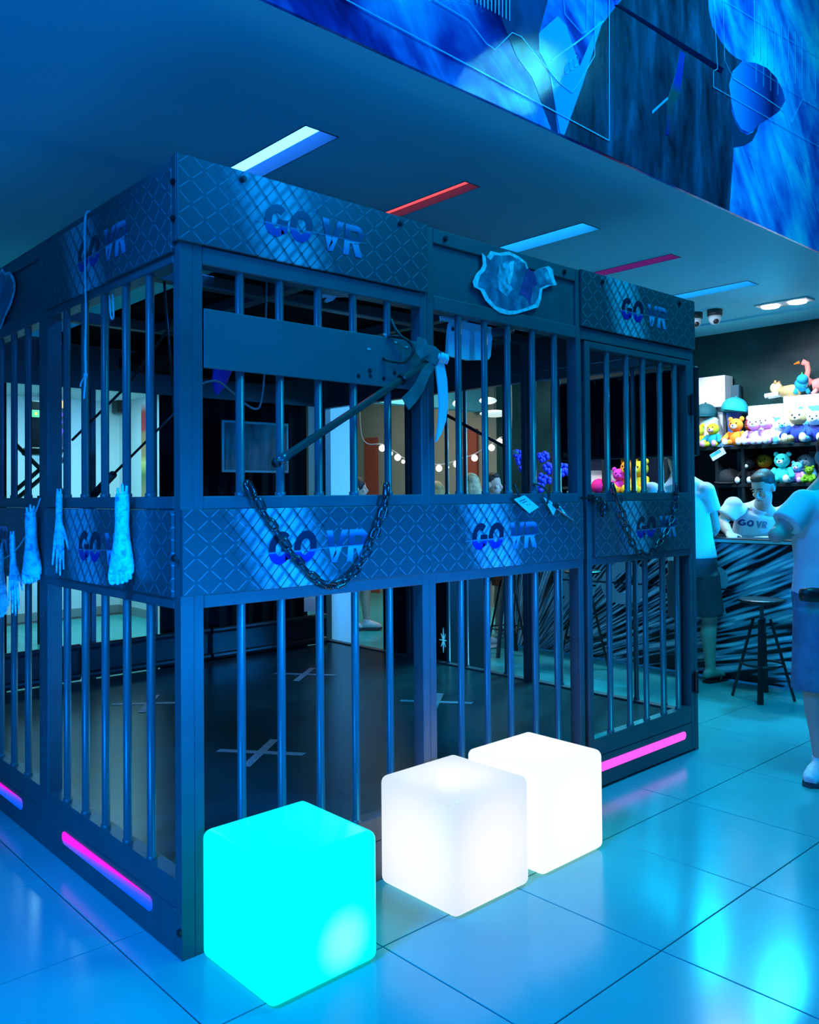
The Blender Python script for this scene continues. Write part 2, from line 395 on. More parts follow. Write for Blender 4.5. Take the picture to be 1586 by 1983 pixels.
for k in range(10): mline([(922+k*7, -20), (922+k*7, 6+k*3.8)], 2.2, name='bar_print')
for k, (px, py) in enumerate(((1097, 133), (1106, 126), (1114, 119))):
    b = MB(); c = onplane(px, py, 1, -.095)
    b.tube([(c.x+.016*math.cos(a)+.012*math.sin(a), -.0985, c.z+.03*math.sin(a)) for a in [2*PI*i/14 for i in range(14)]], .0028, 4, closed=True).build('digit_print', HOLOL, mural)
for (px, py, l) in ((1450, 305, 22), (1462, 325, 30), (1500, 270, 40), (1520, 330, 40), (1560, 390, 34), (1580, 400, 34), (1490, 350, 50), (1540, 300, 60), (1470, 410, 40), (1556, 300, 30)):
    mline([(px, py), (px+l*.33, py+l)], 2.0, name='streak_print')

# ------------------------------------------------------------------ lettering
def arcstrip(cx, cy, ro, ri, a0, a1, n=16, sx=1.0):
    q = []
    for k in range(n):
        t0 = math.radians(a0+(a1-a0)*k/n); t1 = math.radians(a0+(a1-a0)*(k+1)/n)
        q.append([(cx+sx*ro[0]*math.cos(t0), cy+ro[1]*math.sin(t0)), (cx+sx*ro[0]*math.cos(t1), cy+ro[1]*math.sin(t1)),
                  (cx+sx*ri[0]*math.cos(t1), cy+ri[1]*math.sin(t1)), (cx+sx*ri[0]*math.cos(t0), cy+ri[1]*math.sin(t0))])
    return q
def glyph(ch):
    if ch == 'G': return arcstrip(.46, .5, (.46, .5), (.2, .25), 48, 318, 18) + [[(.50, .36), (.90, .36), (.90, .56), (.50, .56)], [(.68, .10), (.90, .16), (.90, .4), (.66, .4)]], .92
    if ch == 'O': return arcstrip(.46, .5, (.46, .5), (.2, .25), 0, 360, 22), .92
    if ch == 'V': return [[(0, 1), (.27, 1), (.52, .28), (.36, 0)], [(.36, 0), (.56, 0), (.95, 1), (.68, 1), (.46, .34)]], .95
    if ch == 'R': return [[(0, 0), (.25, 0), (.25, 1), (0, 1)], [(.25, .8), (.5, .8), (.5, 1), (.25, 1)], [(.25, .4), (.5, .4), (.5, .58), (.25, .58)],
                          [(.36, .4), (.62, .44), (.86, 0), (.57, 0)]] + arcstrip(.5, .7, (.32, .3), (.1, .11), -90, 90, 10), .86
def word(txt, h, fn, d, width=None):
    """prism strokes for txt; fn(u, v, d)"""
    b = MB(); u = 0; parts = []
    for ch in txt:
        if ch == ' ': u += .30; continue
        g, wd = glyph(ch)
        for q in g: parts.append([(u+p[0]+.14*p[1], p[1]) for p in q])
        u += wd+.07
    tot = u; sc = (width/tot) if width else h
    for q in parts: b.prism([(p[0]*sc, p[1]*h) for p in q], fn, 0, d)
    return b, tot*sc
def logo_mat(name, stops):
    n = NT(name, .3); c = n.xyz('Generated'); n.color(n.ramp(c[2], stops)); return n.m
GOM = logo_mat('go_lettering', [(0, (.0, .012, .26)), (.33, (.0, .03, .30)), (.36, (.15, .28, .45)), (.40, (.003, .014, .035)), (1, (.005, .022, .045))])
VRM = logo_mat('vr_lettering', [(0, (.06, .20, .42)), (.45, (.24, .42, .60)), (.5, (.010, .045, .10)), (.78, (.015, .07, .16)), (.95, (.15, .30, .5)), (1, (.12, .27, .45))])

# ------------------------------------------------------------------ cage signs
def sign_mat(name, ax, sgn, u0, W, z0, H):
    n = NT(name, .33, .0, .5); c = n.xyz()
    u = n.op('MULTIPLY', n.op('SUBTRACT', c[ax], u0), sgn); v = n.op('SUBTRACT', c[2], z0)
    def lat(pu, pv, ou=0.0, ov=0.0):
        uu = n.op('DIVIDE', n.op('ADD', u, ou), pu); vv = n.op('DIVIDE', n.op('ADD', v, ov), pv)
        A = n.op('ABSOLUTE', n.op('SUBTRACT', n.op('FRACT', n.op('ADD', n.op('ADD', uu, vv), 50.0)), .5))
        B = n.op('ABSOLUTE', n.op('SUBTRACT', n.op('FRACT', n.op('ADD', n.op('SUBTRACT', uu, vv), 50.0)), .5))
        return A, B
    A, B = lat(.094, .080)
    l1 = n.op('MULTIPLY', n.smooth(A, .470, .490), n.smooth(B, .30, .42, 1.0, 0.0))
    l2 = n.op('MULTIPLY', n.smooth(B, .470, .490), n.smooth(A, .30, .42, 1.0, 0.0))
    lines = n.op('MAXIMUM', l1, l2)
    uc = W*.36
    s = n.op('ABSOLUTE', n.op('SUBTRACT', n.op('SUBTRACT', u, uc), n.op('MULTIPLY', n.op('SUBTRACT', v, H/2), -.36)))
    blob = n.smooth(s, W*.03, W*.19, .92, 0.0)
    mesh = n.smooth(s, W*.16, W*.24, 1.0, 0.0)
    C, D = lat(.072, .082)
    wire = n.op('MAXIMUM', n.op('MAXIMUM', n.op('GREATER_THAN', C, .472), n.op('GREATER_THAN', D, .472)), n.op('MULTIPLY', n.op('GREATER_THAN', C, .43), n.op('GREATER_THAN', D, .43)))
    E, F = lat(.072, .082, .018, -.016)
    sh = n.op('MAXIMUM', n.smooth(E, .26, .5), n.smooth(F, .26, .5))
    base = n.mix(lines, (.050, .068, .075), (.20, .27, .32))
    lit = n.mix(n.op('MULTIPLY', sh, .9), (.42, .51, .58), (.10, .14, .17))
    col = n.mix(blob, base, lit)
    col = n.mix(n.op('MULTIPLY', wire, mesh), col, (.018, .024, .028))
    n.color(col)
    return n.m
def T(side):
    if side == 'front': return lambda a, d, z: (a, d, z)
    if side == 'left': return lambda a, d, z: (d, a, z)
    if side == 'right': return lambda a, d, z: (3.14-d, a, z)
    if side == 'back': return lambda a, d, z: (a, 3.45-d, z)
def tbox(b, t, a0, a1, d0, d1, z0, z1, bev=.003, m=0):
    p = t(a0, d0, z0); q = t(a1, d1, z1); return b.box(p[0], q[0], p[1], q[1], p[2], q[2], bev, m)
BARS = {}
def bar(parent, t, a, d, z0, z1, r=.0145):
    L = round(z1-z0, 3)
    if L not in BARS:
        BARS[L] = MB().tube([(0, 0, 0), (0, 0, .012), (0, 0, .0121), (0, 0, L)], [r*1.25, r*1.25, r, r], 12, caps=False).mesh('bar', STEEL2, smooth=True)
    return inst('bar', BARS[L], parent, t(a, d, z0))
def bolt(parent, t, a, z, d=0.0):
    b = MB(); p0 = Vector(t(a, d, z)); p1 = Vector(t(a, d-.008, z)); b.tube([p0, p1], .011, 8)
    b.tube([p1, Vector(t(a, d-.011, z))], .006, 8); return b.build('bolt', BLACK, parent)
def signplate(parent, name, side, a0, a1, z0, z1, txt=True, lw=.435, lh=.112, lc=.49, wrap=False):
    t = T(side); W = a1-a0; left = side == 'left'
    m = sign_mat('tread_print', 1 if left else 0, -1 if left else 1, (a1 if left else a0)-(wloc(parent).y if left else wloc(parent).x), W, z0-wloc(parent).z, z1-z0)
    b = MB(); tbox(b, t, a0, a1, -.012, 0, z0, z1, .002)
    if wrap: b.box(-.012, -.001, .0005, .03, z0, z1, .002)
    pl = b.build('sign_plate', m, parent)
    if txt:
        zc = (z0+z1)/2; lw = min(lw, W*.43)
        if left: start = a1-(W*lc-lw/2); fn = lambda u, v, d: t(start-u, -.0125-d, zc-lh/2+v)
        else: start = a0+W*lc-lw/2; fn = lambda u, v, d: t(start+u, -.0125-d, zc-lh/2+v)
        g, w1 = word('GO', lh, fn, .0015, lw*.47); g.build('lettering', GOM, pl)
        fn2 = (lambda u, v, d: t(start-lw*.535-u, -.0125-d, zc-lh*.55+v)) if left else (lambda u, v, d: t(start+lw*.535+u, -.0125-d, zc-lh*.55+v))
        g, w2 = word('VR', lh*1.02, fn2, .0015, lw*.465); g.build('lettering', VRM, pl)
        # slash through the word
        b = MB(); k = [(-.03, .34), (lw*1.03, .46), (lw*1.03, .475), (-.03, .36)]
        b.prism([(q[0], q[1]*lh) for q in k], fn, .0015, .0022); b.build('lettering', mat('slash_print', (.16, .28, .42), .3), pl)
    return pl

CAGEM = STEEL
def panel(label, side, a0, a1, o0, o1, bars, top='sign', mid=True, led=None, base=True, split=None, cat='cage panel', name='cage_grille', topz=2.17, zsign=(2.23, 2.5)):
    t = T(side); c = t((a0+a1)/2, .03, 0); r = thing(name, label, cat, c, 'barred panels of the cage' if cat == 'cage panel' else None)
    D = .06; bt = .214 if side == 'right' else .235
    for s0, s1 in ((a0, o0), (o1, a1)):
        if s1-s0 < .004: continue
        b = MB(); tbox(b, t, s0, s1, 0, D, 0, 2.5, .003); b.build('stile', CAGEM, r)
    b = MB(); tbox(b, t, o0, o1, 0, D, 0, .145, .003); b.build('rail', CAGEM, r)
    b = MB(); tbox(b, t, o0, o1, .001, D, .146, bt, .003); b.build('rail', CAGEM, r)
    if mid:
        b = MB(); tbox(b, t, o0, o1, .0, D, 1.078, 1.12, .003); b.build('rail', CAGEM, r)
        b = MB(); tbox(b, t, o0, o1, .0, D, 1.39, 1.432, .003); b.build('rail', CAGEM, r)
        b = MB(); tbox(b, t, o0, o1, .0, .02, 1.121, 1.389, .0); b.build('back_plate', CAGEM, r)
    b = MB(); tbox(b, t, o0, o1, 0, D, topz, 2.228, .003); b.build('rail', CAGEM, r)
    b = MB(); tbox(b, t, o0, o1, .012, .03, 2.229, 2.44, 0); b.build('header_panel', CAGEM, r)
    b = MB(); tbox(b, t, o0, o1, 0, D, 2.441, 2.5, .003); b.build('rail', CAGEM, r)
    for a in bars:
        if mid:
            bar(r, t, a, .018, bt, 1.078); bar(r, t, a, .018, 1.432, topz)
        else: bar(r, t, a, .018, bt, topz)
    return r, t
LEDA = NT('led_pink', .4); LEDA.emit((1.0, .07, .80), 1.15); LEDA.b.inputs['Base Color'].default_value = (.5, .1, .4, 1)
def ledstrip(parent, t, a0, a1, z0, z1, m):
    n = 10; r = (z1-z0)/2; zc = (z0+z1)/2; P = []
    for k in range(n+1): P.append((a1-r+r*math.sin(PI*k/n), zc+r*math.cos(PI*k/n)))
    for k in range(n+1): P.append((a0+r-r*math.sin(PI*k/n), zc-r*math.cos(PI*k/n)))
    MB().prism(P, lambda u, v, d: t(u, -d, v), -.004, .003).build('light_strip', m, parent)

# front, left panel
p1, tf = panel('wide front cage panel nearest the camera, with metal board and scythe across its bars', 'front', .044, 1.069, .08, 1.033, (.225, .382, .545, .705, .873))
signplate(p1, 'sign', 'front', -.012, 1.066, 2.23, 2.503, wrap=True)
signplate(p1, 'sign', 'front', .0, 1.069, 1.12, 1.39)
b = MB(); b.box(.083, 1.032, -.004, .003, 1.84, 2.03, .002); board = b.build('cover_board', mat('cover_board_paint', (.12, .125, .13), .45, noise=.1, nscale=6), p1)
for px, py in ((716, 718), (717, 728), (743, 733), (764, 722), (775, 737), (694, 728)):
    q = onplane(px, py, 1, -.004); MB().tube([(q.x, -.004, q.z), (q.x, -.0055, q.z)], random.uniform(.005, .010), 8).build('board_hole', BLACK, board)
for px, py in ((745, 648), (766, 663), (787, 672), (714, 676)):
    q = onplane(px, py, 1, -.004); b = MB(); b.box(q.x-.008, q.x+.008, -.006, -.004, q.z-.004, q.z+.004, .001); b.build('scratch_mark', mat('bare_scratch', (.5, .5, .5), .5), board)
for a, z in ((.222, 2.475), (.92, 2.475)): bolt(p1, tf, a, z, -.012)
# front, middle panel
p2, tf = panel('front cage panel with the torn hole print above its bars', 'front', 1.0695, 2.086, 1.106, 2.05, (1.262, 1.422, 1.572, 1.741, 1.901))
signplate(p2, 'sign', 'front', 1.0705, 2.075, 1.12, 1.39, lc=.44)
for a, z in ((1.175, 2.47), (1.96, 2.47)): bolt(p2, tf, a, z)
RIM = mat('torn_metal_rim_print', (.62, .78, .85), .5, noise=.45, nscale=30)
def torn(parent, pts, t, dpt, ax):
    cx = sum(p[0] for p in pts)/len(pts); cz = sum(p[1] for p in pts)/len(pts)
    h = MB().prism(pts, t, dpt, dpt+.0015).build('torn_hole_print', RIM, parent)
    rnd = random.Random(3)
    inn = [(cx+(p[0]-cx)*k, cz+(p[1]-cz)*k) for p, k in ((p, .86+.05*rnd.random()) for p in pts)]
    hm = NT('torn_hole_inside_print', .3); o = hm.tc.outputs['Object']; nn = hm.noise(o, 11, 4, .6, .6)
    hm.color(hm.ramp(nn, [(.3, (.02, .07, .13)), (.5, (.06, .17, .25)), (.62, (.08, .30, .40)), (.75, (.45, .72, .8))]))
    MB().prism(inn, t, dpt+.0016, dpt+.0024).build('hole_inside_print', hm.m, h)
    return h, cx, cz
tp = [(915, 545), (922, 530), (930, 522), (935, 512), (933, 490), (942, 498), (950, 486), (966, 490), (985, 487), (1005, 497), (1018, 508), (1026, 530), (1040, 522), (1052, 518), (1062, 515), (1070, 522), (1073, 540), (1078, 552), (1066, 553), (1050, 560), (1047, 580), (1042, 595), (1020, 602), (1000, 608), (985, 610), (968, 606), (955, 597), (940, 582), (930, 562), (918, 556)]
hp, cx, cz = torn(p2, [(lambda q: (q.x, q.z))(onplane(u, v, 1, -.002)) for u, v in tp], lambda u, v, d: (u, -.002-d, v), 0, 0)
def onhole(pts, m, name, d):
    q = [onplane(u, v, 1, -.002) for u, v in pts]
    MB().prism([(p.x, p.z) for p in q], lambda u, v, dd: (u, -.002-dd, v), d, d+.0008).build(name, m, hp)
onhole([(1012, 545), (1020, 520), (1033, 527), (1040, 550), (1030, 560), (1026, 590), (1016, 575), (1004, 570)], mat('red_print', (.5, .06, .20), .4, noise=.3, nscale=40), 'red_print', .0026)
onhole([(962, 540), (966, 515), (980, 506), (992, 506), (994, 525), (984, 545), (992, 560), (980, 575), (966, 562)], mat('pale_print', (.16, .42, .52), .4, noise=.55, nscale=38), 'pale_print', .0026)
onhole([(984, 510), (994, 505), (992, 530), (986, 552), (981, 545), (986, 528)], mat('highlight_print', (.62, .86, .9), .4, noise=.4, nscale=60), 'highlight_print', .0036)

# door
STB = (2.32, 2.492, 2.645, 2.81, 2.96)
t = T('front'); door = thing('barred_gate', 'barred cage gate with pink light strip in its base', 'gate', (2.63, .03, 0))
fr = thing('cage_gateway', 'dark steel gateway with sign at the right end of the cage front', 'gateway', (2.63, .03, 0))
b = MB(); tbox(b, t, 2.087, 2.116, .02, .06, 0, 2.17); b.build('stile', CAGEM, fr)
b = MB(); tbox(b, t, 3.105, 3.14, .0, .06, 0, 2.5); b.build('stile', CAGEM, fr)
b = MB(); tbox(b, t, 2.087, 3.104, 0, .06, 2.171, 2.228); b.build('rail', CAGEM, fr)
b = MB(); tbox(b, t, 2.087, 3.104, .012, .03, 2.229, 2.44, 0); b.build('header_panel', CAGEM, fr)
b = MB(); tbox(b, t, 2.087, 3.104, 0, .06, 2.441, 2.5); b.build('rail', CAGEM, fr)
signplate(fr, 'sign', 'front', 2.078, 3.142, 2.23, 2.503, lc=.515)
for a, z in ((2.25, 2.468), (2.97, 2.468)): bolt(fr, t, a, z, -.012)
for z0, z1, nm in ((.0, .16, 'rail'), (.162, .25, 'rail'), (1.084, 1.12, 'rail'), (1.39, 1.432, 'rail'), (2.135, 2.166, 'rail')):
    b = MB(); tbox(b, t, 2.16, 3.066, 0, .05, z0+(.012 if z0 == 0 else 0), z1); b.build(nm, CAGEM, door)
for a0, a1 in ((2.12, 2.159), (3.067, 3.102)):
    b = MB(); tbox(b, t, a0, a1, 0, .05, .012, 2.166); b.build('stile', CAGEM, door)
b = MB(); tbox(b, t, 2.16, 3.066, .0, .02, 1.121, 1.389, 0); b.build('back_plate', CAGEM, door)
for a in STB: bar(door, t, a, .018, .25, 1.084); bar(door, t, a, .018, 1.432, 2.135)
signplate(door, 'sign', 'front', 2.165, 3.085, 1.12, 1.39, lc=.60)
ledstrip(door, t, 2.19, 3.0, .085, .128, LEDA.m)
for z in (.32, 1.86):
    b = MB(); b.tube([(3.103, -.012, z), (3.103, -.012, z+.12)], .011, 10); b.box(3.07, 3.135, -.005, .0, z+.01, z+.11, .001); b.build('hinge', BLACK, door)
b = MB(); b.tube([(2.055, -.014, 1.408), (2.21, -.014, 1.408)], .006, 8); b.box(2.125, 2.165, -.012, 0, 1.39, 1.425, .002); b.build('latch', BLACK, door)

# left panels (x = 0 side)
PINKB = NT('led_pink_to_blue', .4); gx, gy, gz = PINKB.xyz('Generated')
gg = PINKB.op('ADD', PINKB.op('MULTIPLY', gz, .9), PINKB.op('MULTIPLY', gy, .75))
PINKB.b.inputs['Base Color'].default_value = (.02, .02, .05, 1); PINKB.emit(PINKB.ramp(gg, [(.2, (.0, .10, 1.0)), (.62, (.03, .10, 1.0)), (.95, (.35, .05, .95)), (1.0, (1.0, .0, .85))]), 1.0)
pl1, tl = panel('left side cage panel beside the corner post, with severed foot prop on its band', 'left', .0445, 1.187, .0465, 1.14, [.243+.183*k for k in range(5)], zsign=(2.2, 2.467))
signplate(pl1, 'sign', 'left', .031, 1.14, 2.2, 2.467, lc=.515)
signplate(pl1, 'sign', 'left', .036, 1.14, 1.115, 1.389, lc=.52)
ledstrip(pl1, tl, .20, .98, .078, .126, PINKB.m)
for a, z in ((.012, 2.415), (.012, 2.30), (.012, 1.24), (.012, .085)): bolt(pl1, tl, a, z, -.012 if z > 1 else 0)
pl2, tl = panel('second cage panel on the left side, past the first feet', 'left', 1.1875, 2.31, 1.235, 2.265, [1.42+.183*k for k in range(5)])
signplate(pl2, 'sign', 'left', 1.236, 2.264, 1.115, 1.389, lc=.45)
ledstrip(pl2, tl, 1.44, 2.2, .078, .126, PINKB.m)
tq = [(1.52, 2.36), (1.53, 2.40), (1.56, 2.43), (1.60, 2.455), (1.66, 2.46), (1.70, 2.49), (1.76, 2.48), (1.84, 2.47), (1.9, 2.43), (1.96, 2.36), (1.93, 2.28), (1.86, 2.22), (1.78, 2.20), (1.72, 2.215), (1.66, 2.26), (1.58, 2.30)]
torn(pl2, tq, lambda u, v, d: (-.002-d, u, v), 0, 1)
pl3, tl = panel('third cage panel on the left side, farthest from the corner post', 'left', 2.311, 3.40, 2.36, 3.36, [2.55+.183*k for k in range(4)])

# corner post cap piece is the front panel's neighbour
b = MB(); b.box(0, .0435, 0.0005, .003, 0, 2.5, .0); b.box(.0005, .043, .0035, .044, 0, 2.5, .002)
cp = b.build('corner_post', CAGEM, loc=(.02, .02, 0)); tag(cp, 'dark steel corner post of the cage nearest the camera', 'post')

# right wall of the cage
for k, (a0, a1, bars_) in enumerate(((.061, 1.165, [.2+.183*i for i in range(5)]), (1.1655, 2.31, [1.39+.185*i for i in range(5)]), (2.3105, 3.40, []))):
    r, t = panel(('right side cage panel behind the door, dark and barred', 'right side cage panel in the middle, seen through the middle front panel', 'open right side cage frame farthest back, beside the white column')[k], 'right', a0, a1, a0+.045, a1-.045, bars_, mid=(k < 2))
# back wall of the cage: posts, header, low padded barrier, curtains
t = T('back')
bf = thing('cage_back_frame', 'dark open steel frame closing the back of the cage', 'cage frame', (1.5, 3.42, 0))
for a0, a1 in ((.07, .11), (1.05, 1.085), (1.09, 1.125), (1.52, 1.58), (3.04, 3.075)):
    b = MB(); tbox(b, t, a0, a1, 0, .06, 0, 2.5); b.build('stile', CAGEM, bf)
b = MB(); tbox(b, t, .11, 3.04, .062, .085, 2.18, 2.5); b.build('header_panel', CAGEM, bf)
pad = mat('black_vinyl_pad', (.012, .013, .015), .28, bump=.12, bscale=7)
barr = thing('padded_barrier', 'low black padded barrier along the back of the cage floor', 'barrier', (1.5, 3.33, .205))
for a0, a1 in ((.12, .98), (.985, 1.95), (1.955, 3.03)):
    b = MB(); b.box(a0, a1, 3.30, 3.36, .215, .44, .02); b.tube([(a0+.01, 3.29, .425), (a1-.01, 3.29, .43)], .022, 10); b.tube([(a0+.01, 3.29, .235), (a1-.01, 3.29, .235)], .026, 10)
    b.build('pad', pad, barr)
def curtain(a0, a1, y, z0, z1, label):
    b = MB(); n = int((a1-a0)/.03); P = []
    top = [(a0+(a1-a0)*i/n, y+.022*math.sin(i*1.45)+.008*math.sin(i*.6)) for i in range(n+1)]
    vs = [(p[0], p[1], z0) for p in top]+[(p[0], p[1], z1) for p in top]+[(p[0], p[1]+.006, z0) for p in top]+[(p[0], p[1]+.006, z1) for p in top]; N = n+1
    fs = []
    for i in range(n): fs += [(i, i+1, N+i+1, N+i), (2*N+i, 3*N+i, 3*N+i+1, 2*N+i+1), (N+i, N+i+1, 3*N+i+1, 3*N+i), (i, 2*N+i, 2*N+i+1, i+1)]
    o = b.add(vs, fs).build('curtain', MATTE, loc=((a0+a1)/2, y, z0)); tag(o, label, 'curtain', 'black curtains at the back of the cage'); return o
curtain(1.66, 3.02, 3.52, .002, 2.5, 'wide black pleated curtain behind the hanging screen at the back of the cage')
curtain(.12, .58, 3.52, .002, 2.5, 'narrow black pleated curtain at the back left of the cage')
# platform and roof beams
PLAT = mat('dark_vinyl_platform', (.012, .055, .058), .26, noise=.35, nscale=2.5, bump=.02, bscale=9, spec=.14)
o = MB().box(.066, 3.07, .066, 3.275, .002, .205, .004).build('platform', PLAT, loc=(1.57, 1.6, .0)); tag(o, 'raised glossy black platform floor inside the cage', 'platform')
for k, (x0, y0, x1, y1) in enumerate(((.07, 1.10, 3.07, 1.16), (.07, 2.24, 3.07, 2.30), (1.02, .07, 1.08, 1.09), (2.06, .07, 2.12, 1.09), (1.02, 1.17, 1.08, 2.23), (2.06, 1.17, 2.12, 2.23))):
    o = MB().box(x0, x1, y0, y1, 2.40, 2.46, .003).build('roof_beam', STEEL, loc=((x0+x1)/2, (y0+y1)/2, 2.4))
    tag(o, ('dark roof beam across the cage, front one', 'dark roof beam across the cage, rear one', 'short roof beam running inward behind the joint of the first two front panels', 'short roof beam running inward behind the door jamb',
            'short roof beam in the left middle of the cage roof', 'short roof beam in the right middle of the cage roof')[k], 'beam')
duct = MB(); duct.box(.76, 3.06, .95, 3.3, 2.465, 2.49, .004); duct.box(1.2, 2.4, 2.4, 3.2, 2.30, 2.396, .02); o = duct.build('roof_sheet', MATTE, loc=(1.6, 2.7, 2.22)); tag(o, 'flat black roof sheet with equipment box over the rear of the cage', 'roof sheet')
# tape crosses
TAPE = mat('grey_cloth_tape', (.30, .34, .40), .6, noise=.2, nscale=30)
for (cx, cy, lb, ang) in ((.97, 1.07, 'nearest grey tape cross on the platform behind the cyan cube', 0), (2.16, 2.38, 'far grey tape cross on the platform, left of the lit floor patch', 0), (1.02, 2.36, 'crumpled grey tape cross on the platform seen through the left bars', .25), (2.26, 1.19, 'grey tape cross on the platform behind the middle panel bars', 0)):
    r = thing('tape_cross', lb, 'tape mark', (cx, cy, .2055), 'tape crosses on the platform')
    for k, (dx, dy) in enumerate((((.125, -.165)), ((.155, .125)))):
        L = math.hypot(dx, dy); ux, uy = dx/L, dy/L; hw = .021; l = .215
        if ang: c_, s_ = math.cos(ang), math.sin(ang); ux, uy = ux*c_-uy*s_, ux*s_+uy*c_
        q = [(cx-ux*l-uy*hw, cy-uy*l+ux*hw), (cx+ux*l-uy*hw*1.2, cy+uy*l+ux*hw), (cx+ux*l*.97+uy*hw, cy+uy*l*.97-ux*hw), (cx-ux*l*1.02+uy*hw, cy-uy*l*1.02-ux*hw)]
        MB().prism(q, lambda u, v, d: (u, v, .206+d), .001*k, .001*k+.001).build('tape_strip', TAPE, r)

# ------------------------------------------------------------------ glowing cubes
def cube(name, label, x, y, m, rot=0.0):
    bm = bmesh.new(); bmesh.ops.create_cube(bm, size=.395)
    bmesh.ops.bevel(bm, geom=bm.edges[:]+bm.verts[:], offset=.028, segments=5, profile=.5, affect='EDGES')
    me = bpy.data.meshes.new(name); bm.to_mesh(me); bm.free(); me.materials.append(m)
    me.polygons.foreach_set('use_smooth', [True]*len(me.polygons))
    o = bpy.data.objects.new(name, me); COL.objects.link(o); o.location = (x, y, .2+.0005); o.rotation_euler = (0, 0, rot)
    return tag(o, label, 'light cube', 'glowing cube seats')
def cubemat(name, hot, cold, centre, rad, es):
    n = NT(name, .25); n.b.inputs['Base Color'].default_value = (.10, .12, .13, 1)
    c = n.xyz(); d = n.op('SQRT', n.op('ADD', n.op('ADD', n.op('POWER', n.op('SUBTRACT', c[0], centre[0]), 2), n.op('POWER', n.op('SUBTRACT', c[1], centre[1]), 2)), n.op('POWER', n.op('SUBTRACT', c[2], centre[2]), 2)))
    f = n.smooth(d, rad[0], rad[1], 1.0, 0.0)
    n.emit(n.mix(f, cold, hot), es); return n.m
cube('light_cube', 'glowing cyan cube seat, the nearest of the three', .25, -.215, cubemat('cube_cyan', (.22, 1.0, .93), (.0, 1.0, 1.0), (.06, -.2, -.09), (.02, .11), 1.02))
cube('light_cube', 'glowing warm white cube seat in the middle of the three', .98, -.213, cubemat('cube_white_warm', (1.0, .96, .94), (.70, .78, .86), (0, 0, -.03), (.20, .345), .98))
cube('light_cube', 'glowing pure white cube seat beside the gate, farthest of the three', 1.445, -.213, cubemat('cube_white', (.97, 1.0, .98), (.90, 1.0, 1.0), (0, 0, 0), (.2, .36), 1.03))

# ------------------------------------------------------------------ remeshed figures
def remesh(b, voxel, name, m, parent, smooth=3, fac=.5):
    me = b.mesh(name+'_raw', m); o = bpy.data.objects.new(name+'_raw', me); COL.objects.link(o)
    r = o.modifiers.new('r', 'REMESH'); r.mode = 'VOXEL'; r.voxel_size = voxel
    if smooth: sm = o.modifiers.new('s', 'SMOOTH'); sm.factor = fac; sm.iterations = smooth
    dg = bpy.context.evaluated_depsgraph_get(); me2 = bpy.data.meshes.new_from_object(o.evaluated_get(dg))
    bpy.data.objects.remove(o); bpy.data.meshes.remove(me)
    off = wloc(parent) if parent else Vector((0, 0, 0)); me2.transform(Matrix.Translation(-off)); me2.name = name
    me2.materials.clear(); me2.materials.append(m); me2.polygons.foreach_set('material_index', [0]*len(me2.polygons))
    me2.polygons.foreach_set('use_smooth', [True]*len(me2.polygons))
    q = bpy.data.objects.new(name, me2); COL.objects.link(q)
    if parent: q.parent = parent
    return q
PV = NT('rubber_prop', .42); pn = PV.noise(PV.tc.outputs['Object'], 42, 5, .65, 1.2)
PV.color(PV.ramp(pn, [(.30, (.10, .16, .30)), (.42, (.42, .52, .62)), (.55, (.74, .80, .84))])); PV.bump(pn, .35, .006)
SDV = (.55, -.835, 0)
def prop_foot(top, bot, lean, label, wid=.043):
    """hanging severed foot: split stump on top, toes below"""
    top, bot = Vector(top), Vector(bot); r = thing('rubber_limb', label, 'rubber limb', top, 'rubber limbs hung on the cage'); b = MB()
    ax = (bot-top); L = ax.length; d = ax.normalized(); sd = Vector(SDV).normalized(); fw = d.cross(sd)
    at_ = lambda k, s=0, f=0: top + d*(L*k) + sd*s + fw*f
    b.tube([at_(.09), at_(.22), at_(.38), at_(.52), at_(.68), at_(.82), at_(.90)], [(.022, .020), (.025, .021), (.023, .022), (.026, .024), (.036, .026), (wid, .024), (wid*.97, .018)], 16, lat=sd)
    q = wid/.043
    for k, (s, rr, e) in enumerate(((-.033, .0125, 1.0), (-.0135, .0088, 1.01), (.003, .0082, 1.0), (.0185, .0078, .985), (.0325, .0072, .955))):
        b.tube([at_(.78, s*.85*q, .004), at_(.90, s*q, .006), at_(e-.035, s*q, .006), at_(e-.005, s*q, .004)], [rr*.9, rr, rr*1.05, rr*.8], 10); b.ball(at_(e-.01, s*q, .004), rr*.95, 10, 8)
    for s, e in ((-.014, .02), (.001, -.02), (.015, .0)): b.tube([at_(.14, s), at_(e, s*1.2)], [.0065, .005], 8)
    remesh(b, .0030, 'foot_body', PV.m, r, 1)
    return r
def prop_hand(top, bot, lean, label):
    top, bot = Vector(top), Vector(bot); r = thing('rubber_limb', label, 'rubber limb', top, 'rubber limbs hung on the cage'); b = MB()
    ax = (bot-top); L = ax.length; d = ax.normalized(); sd = Vector(SDV).normalized()
    at_ = lambda k, s=0: top + d*(L*k) + sd*s
    b.tube([at_(.02), at_(.15), at_(.32), at_(.46), at_(.56)], [(.011, .010), (.013, .012), (.013, .012), (.019, .012), (.022, .010)], 12, lat=sd)
    for s, e, s2 in ((-.018, .88, -.030), (-.006, .97, -.012), (.006, 1.0, .004), (.017, .93, .020)):
        b.tube([at_(.50, s*.9), at_((.58+e)/2, (s+s2)/2), at_(e, s2)], [.0062, .0055, .0034], 8)
    b.tube([at_(.42, .014), at_(.55, .030), at_(.70, .042)], [.007, .006, .0036], 8)
    for s in (-.006, .006): b.tube([at_(.05, s), at_(-.02, s*1.2)], [.005, .004], 6)
    remesh(b, .0024, 'hand_body', PV.m, r, 1)
    return r
